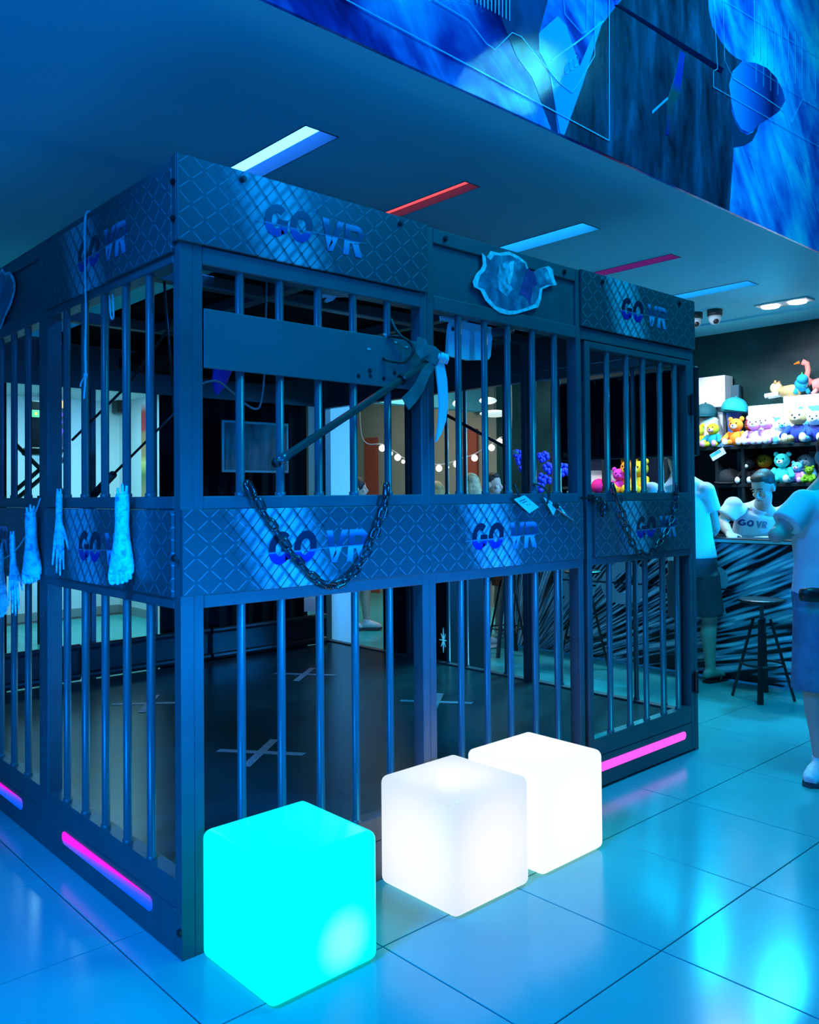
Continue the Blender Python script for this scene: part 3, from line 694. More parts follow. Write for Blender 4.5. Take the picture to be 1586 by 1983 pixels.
prop_foot((-.045, .322, 1.47), (-.045, .325, 1.145), (0, -1, 0), 'large pale rubber foot hanging nearest the corner post', .045)
prop_hand((-.035, .917, 1.46), (-.035, .917, 1.13), (0, -1, 0), 'pale rubber hand hanging alone left of the cage sign lettering')
prop_foot((-.04, 1.225, 1.40), (-.04, 1.195, 1.085), (0, -1, 0), 'rubber foot hanging at the joint of two cage grilles, upper end of the string')
prop_hand((-.06, 1.385, 1.285), (-.06, 1.35, .935), (0, -1, 0), 'rubber hand hanging between two rubber feet on the string')
prop_foot((-.05, 1.60, 1.235), (-.05, 1.585, .905), (0, -1, 0), 'rubber foot hanging lowest on the string, cut by the picture edge')
CORD = mat('pale_cord', (.62, .66, .70), .8)
def cord(name, label, pts, r, m, cat='cord', n=6, sub=6):
    P = [Vector(p) for p in pts]; Q = []
    for i in range(len(P)-1):
        p0 = P[max(i-1, 0)]; p1 = P[i]; p2 = P[i+1]; p3 = P[min(i+2, len(P)-1)]
        for k in range(sub):
            t = k/sub; Q.append(.5*((2*p1)+(p2-p0)*t+(2*p0-5*p1+4*p2-p3)*t*t+(3*p1-p0-3*p2+p3)*t**3))
    Q.append(P[-1]); b = MB(); b.tube(Q, r, n); return b
o = cord('x', '', [(-.016, 1.175, 1.43), (-.028, 1.20, 1.37), (-.045, 1.27, 1.27), (-.055, 1.39, 1.20), (-.045, 1.60, 1.165), (-.03, 1.85, 1.22)], .0028, CORD).build('string', CORD, loc=(-.03, 1.4, 1.2)); tag(o, 'thin pale string strung through the hanging rubber limbs', 'string')
b = cord('x', '', [(-.004, .690, 2.497), (-.018, .693, 2.47), (-.018, .70, 2.3), (-.016, .697, 2.12), (-.015, .708, 1.98), (-.016, .702, 1.89), (-.015, .72, 1.80)], .0038, CORD)
b2 = cord('x', '', [(-.004, .700, 2.497), (-.017, .706, 2.46), (-.02, .694, 2.25), (-.014, .704, 2.12), (-.019, .696, 1.98), (-.013, .706, 1.89)], .0036, CORD); b.add(b2.v, b2.f)
b.ball((-.016, .703, 1.885), (.008, .011, .010), 8, 6); b2 = cord('x', '', [(-.016, .703, 1.885), (-.02, .735, 1.86), (-.02, .74, 1.845)], .003, CORD); b.add(b2.v, b2.f)
o = b.build('rope', CORD, loc=(-.016, .70, 2.2)); tag(o, 'knotted double white cord hanging over the left sign from the roof', 'rope')
b = cord('x', '', [(.03, .60, 2.19), (.035, .598, 2.10), (.04, .59, 2.085), (.036, .575, 2.11), (.03, .57, 2.19)], .0035, CORD); o = b.build('rope', CORD, loc=(.03, .59, 2.1)); tag(o, 'short loop of cord hanging under the left top rail', 'rope')

# ------------------------------------------------------------------ chains, tags, wrench
def link_mesh(L=.058, W=.036, r=.0062):
    P = []; h = L/2-W/2; a = W/2-r
    for k in range(9): t = -PI/2+PI*k/8; P.append((a*math.cos(t), 0, h+r*.0+a*math.sin(t)+0) if False else (a*math.sin(PI*k/8-PI/2)*-1, 0, h+a*math.cos(PI*k/8-PI/2)))
    for k in range(9): P.append((a*math.sin(PI*k/8-PI/2), 0, -h-a*math.cos(PI*k/8-PI/2)))
    b = MB(); b.tube(P, r, 8, closed=True, lat=(0, 1, 0)); return b.mesh('link', CHAINM, smooth=True)
LINK = link_mesh()
def chain(label, pts, cat='chain', pitch=.041, big=None):
    r = thing('chain', label, cat, pts[0], 'chains hanging on the cage front')
    P = [Vector(p) for p in pts]; Q = []
    for i in range(len(P)-1):
        p0 = P[max(i-1, 0)]; p1 = P[i]; p2 = P[i+1]; p3 = P[min(i+2, len(P)-1)]
        for k in range(12):
            t = k/12; Q.append(.5*((2*p1)+(p2-p0)*t+(2*p0-5*p1+4*p2-p3)*t*t+(3*p1-p0-3*p2+p3)*t**3))
    Q.append(P[-1]); s = [0]
    for a, c in zip(Q[:-1], Q[1:]): s.append(s[-1]+(c-a).length)
    n = int(s[-1]/pitch); pos = []
    for k in range(n+1):
        d = k*s[-1]/n; j = max(i for i in range(len(s)) if s[i] <= d+1e-9); j = min(j, len(Q)-2)
        pos.append(Q[j].lerp(Q[j+1], (d-s[j])/max(1e-9, s[j+1]-s[j])))
    for k in range(n):
        c = (pos[k]+pos[k+1])/2; d = (pos[k+1]-pos[k]).normalized(); q = Vector((0, 0, 1)).rotation_difference(d)
        m = q.to_matrix().to_4x4() @ Matrix.Rotation(math.radians(38+90*(k % 2)), 4, 'Z')
        o = bpy.data.objects.new('link', LINK); COL.objects.link(o); o.parent = r
        o.matrix_local = Matrix.Translation(c-wloc(r)) @ m
    if big:
        for c, rot in big:
            o = bpy.data.objects.new('end_link', LINK); COL.objects.link(o); o.parent = r
            o.matrix_local = Matrix.Translation(Vector(c)-wloc(r)) @ Matrix.Rotation(rot, 4, 'Y') @ Matrix.Rotation(.5, 4, 'Z') @ Matrix.Diagonal((1.3, 1.5, 1.25, 1))
    return r
chain('long steel chain looped across the band of the wide front grille', [(.255, -.036, 1.42), (.275, -.034, 1.385), (.319, -.034, 1.328), (.391, -.034, 1.238), (.476, -.034, 1.153), (.565, -.036, 1.112), (.658, -.034, 1.15), (.732, -.034, 1.239), (.795, -.034, 1.351), (.824, -.034, 1.42)], big=[((.238, -.02, 1.452), -.5), ((.83, -.02, 1.447), .1)])
chain('shorter steel chain looped across the band of the barred gate', [(2.335, -.03, 1.42), (2.36, -.032, 1.35), (2.41, -.032, 1.25), (2.47, -.032, 1.16), (2.555, -.034, 1.115), (2.65, -.034, 1.135), (2.75, -.032, 1.2), (2.84, -.032, 1.30), (2.905, -.03, 1.41)], big=[((2.318, -.016, 1.452), -.5), ((2.912, -.016, 1.45), .1)])
b = thing('padlock_chain', 'small bunch of chain hanging on the latch beside the gate', 'chain', (2.19, -.02, 1.39))
for k, (x, z, ry, rz) in enumerate(((2.17, 1.395, 1.2, .2), (2.20, 1.37, .4, 1.0), (2.225, 1.36, -.3, .2), (2.19, 1.345, .1, 1.3))):
    o = bpy.data.objects.new('link', LINK); COL.objects.link(o); o.parent = b; o.matrix_local = Matrix.Translation(Vector((x, -.03-.004*k, z))-wloc(b)) @ Matrix.Rotation(ry, 4, 'Y') @ Matrix.Rotation(rz, 4, 'Z')
CARD = mat('tag_card', (.62, .66, .64), .6, noise=.1, nscale=20); INK = mat('tag_ink', (.03, .04, .05), .6)
def tagcard(label, quad, d, lines, tie):
    cx = sum(p[0] for p in quad)/4; cz = sum(p[1] for p in quad)/4
    r = thing('price_tag', label, 'tag', (cx, d, cz), 'paper tags tied to the bars')
    MB().prism(quad, lambda u, v, k: (u, d-k-(cz-v)*.12, v), 0, .0015).build('card', CARD, r)
    b = MB()
    A, B, C_, D_ = [Vector(q) for q in quad]
    for k, (u0, u1, v) in enumerate(lines):
        p = A.lerp(B, u0).lerp(D_.lerp(C_, u0), v); q = A.lerp(B, u1).lerp(D_.lerp(C_, u1), v); n = (D_-A)*.02
        b.prism([tuple(p-n), tuple(q-n), tuple(q+n), tuple(p+n)], lambda u, v, k: (u, d-.0016-k-(cz-v)*.12, v), 0, .0006)
    b.build('print_lines', INK, r)
    cord('', '', tie, .005, BLACK).build('cable_tie', BLACK, r, smooth=True)
tagcard('wide paper tag tied to the bars above the middle band', [(1.551, 1.408), (1.625, 1.425), (1.715, 1.372), (1.645, 1.345)], -.03, [(.2, .75, .22), (.25, .7, .36), (.4, .5, .55), (.6, .66, .6)], [(1.60, -.02, 1.41), (1.585, -.025, 1.43), (1.59, .0, 1.47), (1.60, .015, 1.465)])
tagcard('narrow paper tag tied to the bars beside the small wrench', [(1.757, 1.415), (1.80, 1.40), (1.845, 1.37), (1.812, 1.332)], -.03, [(.3, .45, .3), (.5, .62, .3)], [(1.775, -.03, 1.385), (1.785, -.035, 1.425), (1.76, -.02, 1.46), (1.735, .0, 1.475), (1.72, .01, 1.47)])
MB().prism([(1.745, 1.375), (1.757, 1.415), (1.812, 1.332), (1.765, 1.352)], lambda u, v, k: (u, -.026-k, v), 0, .001)
wr = thing('small_wrench', 'small metal wrench hanging below the narrow paper tag', 'tool', (1.9, -.03, 1.34))
W0, W1 = Vector((1.84, -.034, 1.372)), Vector((1.985, -.036, 1.298)); d = (W1-W0).normalized()
b = MB(); b.tube([W0, W0.lerp(W1, .75), W1], [(.011, .006), (.010, .006), (.006, .004)], 8, lat=(0, 0, 1)); b.build('handle', mat('tool_steel', (.35, .37, .4), .25, .8), wr, smooth=True)
b = MB(); b.tube([W0-d*.02, W0+d*.004], [.008, .012], 8); b.ball(W0-d*.02, .010, 8, 6); b.build('ring_head', BLACK, wr, smooth=True)

# ------------------------------------------------------------------ scythe, cleaver, saw
PALEP = mat('pale_toy_plastic', (.72, .76, .80), .5)
sc = thing('toy_scythe', 'toy scythe with long dark handle and pale curved blade tied across the bars', 'scythe', (.7, -.03, 1.75))
S0, S1 = Vector((.335, -.03, 1.543)), Vector((1.10, -.034, 1.985)); dS = (S1-S0).normalized()
PIPE = mat('dark_pipe', (.10, .105, .11), .22, .4)
b = MB(); b.tube([S0, S0+dS*.05, S0+dS*.0501, S0.lerp(S1, .93)], [.0165, .0165, .0145, .0145], 12); b.build('handle', PIPE, sc, smooth=True)
b = MB(); b.tube([S0-dS*.012, S0+dS*.004], [.013, .018], 12); b.build('end_cap', BLACK, sc, smooth=True)
jc = S0.lerp(S1, .74); b = MB(); b.tube([jc-dS*.006, jc+dS*.006], .021, 10); b.build('cable_tie', BLACK, sc)
bl = [onplane(px, py, 1, -.04) for px, py in ((841, 700), (857, 697), (864, 735), (866, 775), (862, 815), (853, 840), (843, 856), (848, 820), (850, 785), (847, 745))]
MB().prism([(p.x, p.z) for p in bl], lambda u, v, d_: (u, -.038-d_, v), 0, .008).build('blade', PALEP, sc)
b = MB()
for k in range(5): p = onplane(846+k*4.2, 690+k*1.5, 1, -.042); b.tube([(p.x-.004, p.y-.006, p.z-.02), (p.x, p.y-.014, p.z), (p.x+.005, p.y-.004, p.z+.018)], .0055, 6)
b.build('blade_grip', PALEP, sc, smooth=True)
CLOTH = mat('grey_duct_tape', (.13, .155, .15), .3, noise=.25, nscale=14, bump=.1, bscale=25)
def strip(pts, wd, name, par, m, thick=.003):
    b = MB()
    P = [onplane(px, py, 1, -.045-.004*i) for i, (px, py) in enumerate(pts)]
    q1 = []; q2 = []
    for i, p in enumerate(P):
        t = (P[min(i+1, len(P)-1)]-P[max(i-1, 0)]).normalized(); n = Vector((-t.z, 0, t.x)) if abs(t.x)+abs(t.z) > 0 else Vector((0, 0, 1)); q1.append(p+n*wd[i]); q2.append(p-n*wd[i])
    N = len(P); vs = q1+q2+[v+Vector((0, -thick, 0)) for v in q1]+[v+Vector((0, -thick, 0)) for v in q2]; fs = []
    for i in range(N-1): fs += [(i, i+1, N+i+1, N+i), (2*N+i, 3*N+i, 3*N+i+1, 2*N+i+1), (i, 2*N+i, 2*N+i+1, i+1), (N+i, N+i+1, 3*N+i+1, 3*N+i)]
    fs += [(0, N, 3*N, 2*N), (N-1, 3*N-1, 4*N-1, 2*N-1)]
    return b.add(vs, fs).build(name, m, par)
strip([(806, 668), (815, 670), (824, 690)], [.034, .04, .03], 'tape_wrap', sc, CLOTH)
strip([(820, 680), (838, 687), (850, 695)], [.03, .036, .03], 'tape_wrap', sc, CLOTH)
strip([(838, 702), (822, 725), (812, 748), (798, 768), (784, 782)], [.016, .022, .024, .026, .027], 'tape_tail', sc, CLOTH, .006)
o = cord('', '', [onplane(px, py, 1, yy) for px, py, yy in ((757, 617, .01), (765, 636, -.01), (778, 652, -.03), (795, 664, -.04), (800, 682, -.05), (785, 700, -.045), (765, 701, -.03), (748, 697, -.012), (741, 693, -.008))], .0055, BLACK, sub=8).build('black_hose', BLACK, loc=(.9, -.02, 1.98), smooth=True); tag(o, 'black rubber hose curling over the right end of the metal board', 'hose')
o = cord('', '', [onplane(px, py, 1, yy) for px, py, yy in ((752, 652, -.008), (768, 651, -.02), (786, 657, -.03), (797, 668, -.035))], .0055, BLACK, sub=8).build('black_hose', BLACK, loc=(.95, -.02, 2.03), smooth=True); tag(o, 'short black hose piece arching above the metal board end', 'hose')
ck = thing('toy_cleaver', 'big pale toy meat cleaver hanging behind the middle bars', 'cleaver', (1.39, .07, 2.1))
q = [onplane(px, py, 1, .075) for px, py in ((869, 628), (873, 622), (884, 621), (950, 634), (949, 645), (951, 655), (948, 690), (944, 697), (905, 698), (868, 690), (864, 686), (866, 650))]
MB().prism([(p.x, p.z) for p in q], lambda u, v, d_: (u, .068+d_, v), 0, .014).build('blade', PALEP, ck)
p = onplane(877, 637, 1, .066); MB().tube([(p.x, .067, p.z), (p.x, .0655, p.z)], .009, 12).build('hole', BLACK, ck)
h0, h1 = onplane(950, 645, 1, .075), onplane(990, 640, 1, .075); b = MB(); b.tube([h0, h1], [(.022, .012), (.017, .012)], 8, lat=(0, 0, 1)); b.ball(h1, (.016, .013, .017), 8, 6); b.build('handle', mat('dark_grip', (.03, .05, .06), .5), ck, smooth=True)
sw = thing('toy_saw', 'pale toy hand saw with teeth hanging behind the middle bars over the cleaver', 'saw', (1.4, .09, 2.16))
q = [onplane(px, py, 1, .1) for px, py in ((851, 612), (860, 612), (908, 620), (908, 632), (893, 631))]
tq = [onplane(x_, y_, 1, .1) for k in range(9) for x_, y_ in ((889-k*4.1, 630-k*1.0), (887-k*4.1, 624.5-k*.9))]
tq.append(onplane(852, 624, 1, .1))
MB().prism([(p.x, p.z) for p in q+tq], lambda u, v, d_: (u, .096+d_, v), 0, .005).build('blade', PALEP, sw)
h0, h1 = onplane(905, 626, 1, .1), onplane(935, 632, 1, .1); b = MB(); b.tube([h0, h1], [(.022, .01), (.019, .01)], 8, lat=(0, 0, 1)); b.build('handle', mat('dark_grip', (.03, .05, .06), .5), sw)
sp = thing('toy_knife', 'slim pale toy blade behind the bars right of the cleaver', 'knife', (1.7, .1, 2.15)); q = [onplane(px, py, 1, .048) for px, py in ((992, 630), (1022, 637), (1024, 641), (1010, 640))]
MB().prism([(p.x, p.z) for p in q], lambda u, v, d_: (u, .048+d_, min(v, 2.171)), 0, .005).build('blade', PALEP, sp)
gp = thing('toy_claw', 'jagged pale toy claw under the front roof edge behind the top bars', 'claw', (1.05, 1.0, 2.3))
q = [onplane(px, py, 1, 1.0) for px, py in ((624, 561), (678, 568), (668, 575), (652, 575), (645, 582), (634, 586), (629, 583), (634, 576), (624, 577))]
MB().prism([(p.x, p.z) for p in q], lambda u, v, d_: (u, 1.0+d_, v), 0, .012).build('blade', PALEP, gp); MB().tube([(q[1].x-.05, 1.006, q[1].z-.01), (q[1].x-.05, 1.006, 2.466)], .003, 6).build('hanging_string', CORD, gp)

# ------------------------------------------------------------------ interior of the cage
tv = thing('television', 'large black flat screen hung behind the barred gate', 'television', (3.24, .56, 1.9))
MB().box(3.20, 3.24, .02, 1.06, 1.64, 2.15, .006).build('casing', BLACK, tv)
MB().box(3.196, 3.1995, .035, 1.045, 1.66, 2.135, 0).build('screen', mat('black_glass', (.006, .007, .01), .12), tv)
o = MB().tube([(3.17, .07, 2.175), (3.17, 1.08, 2.185)], .017, 10).build('lit_edge', mat('lit_edge_grey', (.34, .36, .38), .4), loc=(3.17, .5, 2.18)); tag(o, 'pale strip for the lit lower edge of the rail above the flat screen', 'lit_edge')  # pale strip added to paint the lit inner edge of the top rail
sv = thing('wall_screen', 'dim grey screen hanging on the black curtain at the back of the cage', 'screen', (2.36, 3.30, 1.82))
SCM = NT('dim_screen', .5, 0, .2); SCM.color(SCM.ramp(SCM.noise(SCM.vec(SCM.op('MULTIPLY', SCM.xyz()[0], 6.0), 0.0, SCM.xyz()[2]), 3, 4), [(.35, (.02, .035, .045)), (.7, (.09, .14, .17))]))
MB().box(2.05, 2.66, 3.285, 3.30, 1.615, 2.015, .003).build('frame', mat('screen_frame', (.16, .2, .22), .4), sv)
MB().box(2.075, 2.64, 3.280, 3.284, 1.635, 1.995, 0).build('screen', SCM.m, sv)
for px0 in (2.2, 2.55): MB().tube([(px0, 3.292, 2.016), (px0, 3.292, 2.5)], .003, 6).build('hanging_wire', BLACK, sv)
o = MB().box(2.80, 2.97, 3.281, 3.284, .485, .60, 0).build('paper_sheet', mat('paper', (.7, .72, .72), .7), loc=(2.88, 3.28, .54)); tag(o, 'small white paper sheet on the barrier at the back of the cage', 'paper')
CABW = mat('grey_cable', (.22, .23, .25), .5); CABB = mat('black_cable', (.02, .02, .02), .5)
def pcab(label, pts, r, m, pre=None, post=None):
    P = [onplane(px, py, 1, yy) for px, py, yy in pts]
    if pre: P = [Vector((pre[0] or P[0].x, pre[1] or P[0].y, pre[2]))]+P
    if post: P = P+[Vector((post[0] or P[-1].x, post[1] or P[-1].y, post[2]))]; o = cord('', '', P, r, m).build('cable', m, loc=tuple(P[0]), smooth=True); tag(o, label, 'cable'); return o
pcab('grey cable bowing down behind the board at the left of the wide grille', [(385, 560, 1.0), (402, 570, 1.0), (409, 600, 1.0), (408, 700, 1.0), (398, 740, 1.0), (385, 750, 1.0)], .006, CABW, (0, 0, 2.466))
pcab('thin cable drooping behind the upper bars under the metal board', [(388, 744, .8), (420, 738, .8), (450, 760, .8), (475, 782, .8), (495, 792, .8), (505, 780, .8), (512, 720, .9), (516, 560, 1.0)], .005, CABW, None, (0, 0, 2.466))
pcab('black cable sagging across the white column and down to the chain', [(628, 832, 2.9), (645, 837, 2.8), (663, 831, 2.6), (672, 855, 2.4), (700, 890, 2.2), (730, 925, 2.0), (750, 950, 1.9)], .006, CABB, (0, 0, 2.466))
pcab('black cable running down across the middle upper bars', [(868, 815, 1.2), (880, 840, 1.2), (910, 880, 1.2), (940, 915, 1.2), (970, 952, 1.2)], .006, CABB, (0, 0, 2.466))
pcab('thin grey cable hanging low behind the wide grille, right side', [(700, 1150, 2.4), (706, 1190, 2.4), (712, 1240, 2.4)], .004, CABW, (3.158, 2.45, 1.06))
pcab('thin grey cable hanging low beside the black cabinet', [(728, 1140, 2.2), (732, 1200, 2.2), (746, 1258, 2.2)], .004, CABW, (3.158, 2.25, 1.06))
pcab('white pull cord hanging at the foot of the white column', [(628, 1190, 3.2), (632, 1215, 3.2), (640, 1236, 3.2)], .006, mat('paper', (.7, .72, .72), .7))
pcab('bent black cable on the right of the left grille bars', [(305, 720, .9), (312, 760, .9), (313, 795, .9), (305, 804, .9), (298, 802, .9)], .005, CABB, (0, 1.0, 2.466))
b = MB(); r0, r1 = onplane(852, 797, 1, 1.6), onplane(977, 865, 1, 1.2); o = thing('selfie_pole', 'thin black diagonal pole with pale tip behind the middle upper bars', 'pole', tuple(r0))
MB().tube([r0, r1], .011, 8).build('rod', BLACK, o, smooth=True); MB().tube([r0, Vector((r0.x, r0.y, 2.466))], .003, 5).build('hanging_wire', BLACK, o); e = r1+(r1-r0)*.2; e0 = r1+(r1-r0)*.12
MB().tube([e0, e], .010, 8).build('tip', WHITEP, o, smooth=True)
r0, r1 = onplane(178, 962, 1, 1.3), onplane(220, 918, 1, 1.15); e = onplane(338, 800, 1, .8); o = thing('rope_stay', 'thin black stay with thick lower grip crossing the left grille', 'stay', tuple(r0))
MB().tube([r0, r1], .017, 8).build('grip', BLACK, o, smooth=True); MB().tube([r1, e, Vector((e.x+.12, 1.13, 2.41))], .006, 6).build('line', BLACK, o, smooth=True)
r0, r1 = onplane(140, 852, 1, 2.2), onplane(245, 748, 1, 1.7); o = MB().tube([r0, r1, Vector((r1.x+.1, 1.13, 2.41))], .007, 6).build('stay_line', CABB, loc=tuple(r0)); tag(o, 'thin black line rising across the white room seen through the left grille', 'cable')
cb = thing('equipment_cabinet', 'tall black equipment cabinet with two blue star lights outside the cage', 'cabinet', (3.36, 2.35, 0))
MB().box(3.16, 3.6, 1.98, 2.72, 0, 1.12, .008).build('case', BLACK, cb)
starm = mat('blue_star_light', (.1, .4, .6), .4, emit=(.05, .55, .9), es=.7); pinkd = mat('pink_indicator', (.5, .1, .2), .4, emit=(1.0, .15, .45), es=1.0)
for z in (.95, .36):
    b = MB()
    for k in range(8): a = PI*k/4; L = .06 if k % 2 == 0 else .045; b.tube([(3.156, 2.03, z), (3.154, 2.03+L*math.cos(a)*.7, z+L*1.5*math.sin(a))], [.006, .002], 5)
    b.build('star_light', starm, cb)
    b = MB(); b.ball((3.152, 2.16, z+.03), .009, 8, 6); b.build('indicator_light', pinkd, cb)
pl = thing('purple_cloth', 'small crumpled purple cloth hanging behind the wide grille', 'cloth', (.45, .9, 1.8)); q = onplane(428, 728, 1, .9)
b = MB(); b.tube([q+Vector((0, 0, .09)), q+Vector((.01, 0, .03)), q+Vector((-.01, .01, -.04)), q+Vector((-.02, 0, -.085))], [(.03, .02), (.05, .025), (.035, .02), (.008, .008)], 10, lat=(1, 0, 0)); remesh(b, .008, 'cloth_body', mat('purple_cloth', (.12, .04, .5), .8, bump=.5, bscale=30), pl, 1)
# ------------------------------------------------------------------ counter
CTM = NT('streak_print', .25); x, y, z = CTM.xyz()
dy = CTM.op('SUBTRACT', 1.85, y); dz = CTM.op('ADD', z, .30)
ang = CTM.op('ARCTAN2', dz, dy); rad = CTM.op('SQRT', CTM.op('ADD', CTM.op('MULTIPLY', dy, dy), CTM.op('MULTIPLY', dz, dz)))
s1 = CTM.noise(CTM.vec(CTM.op('MULTIPLY', ang, 46.0), CTM.op('MULTIPLY', rad, 1.5), 0), 1.0, 1, .5)
s2 = CTM.noise(CTM.vec(CTM.op('MULTIPLY', ang, 105.0), CTM.op('MULTIPLY', rad, 3.2), 4.0), 1.0, 0, .5)
sv_ = CTM.op('ADD', CTM.op('MULTIPLY', s1, .6), CTM.op('MULTIPLY', s2, .4))
CTM.color(CTM.ramp(sv_, [(.43, (.006, .008, .014)), (.47, (.03, .045, .075)), (.50, (.22, .32, .44)), (.57, (.32, .44, .58)), (.60, (.75, .85, .95))]))
counter = thing('shop_counter', 'long shop counter wrapped in dark streaked print with big pale letters', 'counter', (5.15, 1, 0))
MB().box(4.87, 4.9, -1.6, 2.95, .02, 1.045, .002).build('front_panel', CTM.m, counter)
MB().box(4.9, 5.36, 2.90, 2.95, .02, 1.045, .002).build('side_panel', CTM.m, counter)
MB().box(4.85, 5.40, -1.6, 2.98, 1.046, 1.085, .006).build('worktop', mat('dark_worktop', (.02, .022, .025), .2), counter)
MB().box(4.845, 4.8495, -.2, .86, 1.052, 1.072, .0).build('edge_trim', mat('edge_trim', (.55, .6, .62), .4), counter)
LB = mat('counter_letter_print', (.42, .52, .62), .4)
for txt, off, wd, hh in (('GO', 2.36, .98, .36), ('VR', 1.25, .56, .36)):
    b, _w = word(txt, hh, lambda u, v, d: (4.869-d, off-u, .50+v), .002, wd); b.build('lettering', LB, counter)
b = MB(); b.prism([(2.38, .655), (.66, .69), (.66, .70), (2.38, .672)], lambda u, v, d: (4.866-d, u, v), 0, .001).build('lettering', mat('letter_slash_print', (.02, .03, .05), .4), counter)

def stool(x, y, h, label, rot=0, r=.15):
    s = thing('bar_stool', label, 'stool', (x, y, 0), 'black metal stools at the counter')
    MB().lathe([(r*.96, h-.022), (r, h-.014), (r, h-.006), (r*.93, h), (r*.3, h-.004)], (x, y, 0), 24).build('seat', BLACK, s, smooth=False)
    b = MB(); b.tube([(x, y, h-.02), (x, y, h-.26)], .013, 10); b.tube([(x, y, h-.15), (x, y, h-.24)], .026, 10); b.build('screw_post', STEEL, s)
    for k in range(4):
        a = rot+PI/2*k; c, n = math.cos(a), math.sin(a)
        b = MB(); b.tube([(x+c*.055, y+n*.055, h-.14), (x+c*(r+.05), y+n*(r+.05), .002)], [(.020, .010), (.020, .010)], 4, lat=(-n, c, 0)); b.build('leg', BLACK, s)
    b = MB(); rr = .055+(r-.005)*((h-.14-.24)/(h-.14)); b.tube([(x+rr*math.cos(a), y+rr*math.sin(a), .24) for a in [2*PI*k/28 for k in range(28)]], .008, 6, closed=True); b.build('foot_ring', BLACK, s)
    return s
stool(4.53, .28, .69, 'round black stool standing clear of the gate, beside the man in denim shorts', .35)
stool(4.50, 1.76, .80, 'round black stool seen through the gate bars before the big counter letters', .5)
stool(4.52, 2.60, .80, 'round black stool at the far end of the counter seen through the middle grille', .3)
tb = thing('cash_terminal', 'small black screen on the counter end seen through the middle grille bars', 'terminal', (5.05, 2.2, 1.086))
b = MB(); b.box(5.0, 5.08, 2.12, 2.28, 1.087, 1.10, .002); b.build('base', BLACK, tb)
b = MB(); b.prism([(2.05, 1.36), (2.3, 1.44), (2.33, 1.33), (2.08, 1.25)], lambda u, v, d: (5.02+d, u, v), 0, .02); b.build('screen', BLACK, tb)
b = MB(); b.prism([(2.05, 1.36), (2.3, 1.44), (2.3, 1.452), (2.05, 1.372)], lambda u, v, d: (5.018+d, u, v), 0, .024); b.build('edge', WHITEP, tb)
b = MB(); b.box(5.035, 5.055, 2.17, 2.21, 1.10, 1.34, .002); b.build('post', BLACK, tb)

cr = thing('card_reader', 'small dark card reader lying on the counter beside the man in denim', 'card reader', (5.1, .28, 1.086))
b = MB(); b.box(5.05, 5.15, .22, .36, 1.0865, 1.105, .006); b.build('case', BLACK, cr)
b = MB(); b.box(5.06, 5.09, .235, .345, 1.1052, 1.1075, 0); b.build('display', mat('reader_display', (.3, .45, .5), .3), cr)
pp = MB().box(5.0, 5.2, .42, .56, 1.0865, 1.0895, 0).build('paper_slips', mat('paper', (.7, .72, .72), .7), loc=(5.1, .49, 1.0865)); tag(pp, 'white paper slips on the counter between the two men', 'paper')

# ------------------------------------------------------------------ shelf unit and goods
SHX = 6.4
SHELFM = mat('black_shelf_board', (.010, .014, .016), .35); BACKP = mat('pale_blue_back_panel', (.25, .33, .38), .5)
sh = thing('shelf_unit', 'long black shelf unit full of plush toys behind the counter', 'shelf', (6.6, 1.6, 0))
for z, nm in ((1.835, 'shelf_board'), (1.478, 'shelf_board'), (1.10, 'shelf_board'), (.05, 'shelf_board')):
    MB().box(SHX, 6.80, -.6, 3.6, z, z+.03, .002).build(nm, SHELFM, sh)
for y0 in (-.6, .60, 1.30, 1.56, 2.1, 2.85, 3.57):
    for z0, z1 in ((1.508, 1.834), (1.13, 1.477), (.08, 1.099)): MB().box(SHX+.004, 6.80, y0, y0+.03, z0, z1, .002).build('divider', SHELFM, sh)
MB().box(6.801, 6.815, -.6, 3.6, .05, 1.865, 0).build('back_board', mat('shelf_back', (.008, .014, .018), .6), sh)
MB().box(6.78, 6.80, 1.335, 1.555, 1.13, 1.83, 0).build('back_panel', BACKP, sh)
MB().box(6.78, 6.80, .635, .86, 1.51, 1.80, 0).build('back_panel', BACKP, sh)
MB().box(6.78, 6.80, 2.2, 3.5, 1.51, 1.834, 0).build('back_panel', mat('lilac_back_panel', (.42, .34, .62), .5), sh)
TOPZ, LOWZ = 1.866, 1.509
def yat(px, py, x): return onplane(px, py, 0, x).y
def goods(name, label, cat, px0, px1, zb, h, x0, x1, m, group=None):
    y0, y1 = yat(px1, 850, x0), yat(px0, 850, x0)
    r = thing(name, label, cat, ((x0+x1)/2, (y0+y1)/2, zb), group)
    MB().box(x0, x1, y0, y1, zb, zb+h, .006).build('carton', m, r); return r, y0, y1
BOXW = mat('white_carton', (.86, .87, .88), .5); VIS = mat('visor_print', (.12, .32, .45), .4)
BG = 'white headset cartons on the shelf top'
r, y0, y1 = goods('carton', 'white carton on the shelf top beside the cage edge, carrying a taller one', 'box', 1330, 1400, TOPZ, .40, 6.71, 6.79, BOXW, BG)
r, y0, y1 = goods('carton', 'plain white carton topmost at the cage edge above the caps', 'box', 1325, 1405, TOPZ+.402, .31, 6.62, 6.79, BOXW, BG)
r, y0, y1 = goods('carton', 'dark blue panel carton standing behind the tall white carton', 'box', 1409, 1432, TOPZ, .62, 6.74, 6.80, mat('slate_carton', (.05, .14, .19), .5))
r, y0, y1 = goods('carton', 'white carton with slim blue visor print, left of the tiger plush', 'box', 1449, 1516, TOPZ, .38, 6.56, 6.78, BOXW, BG)
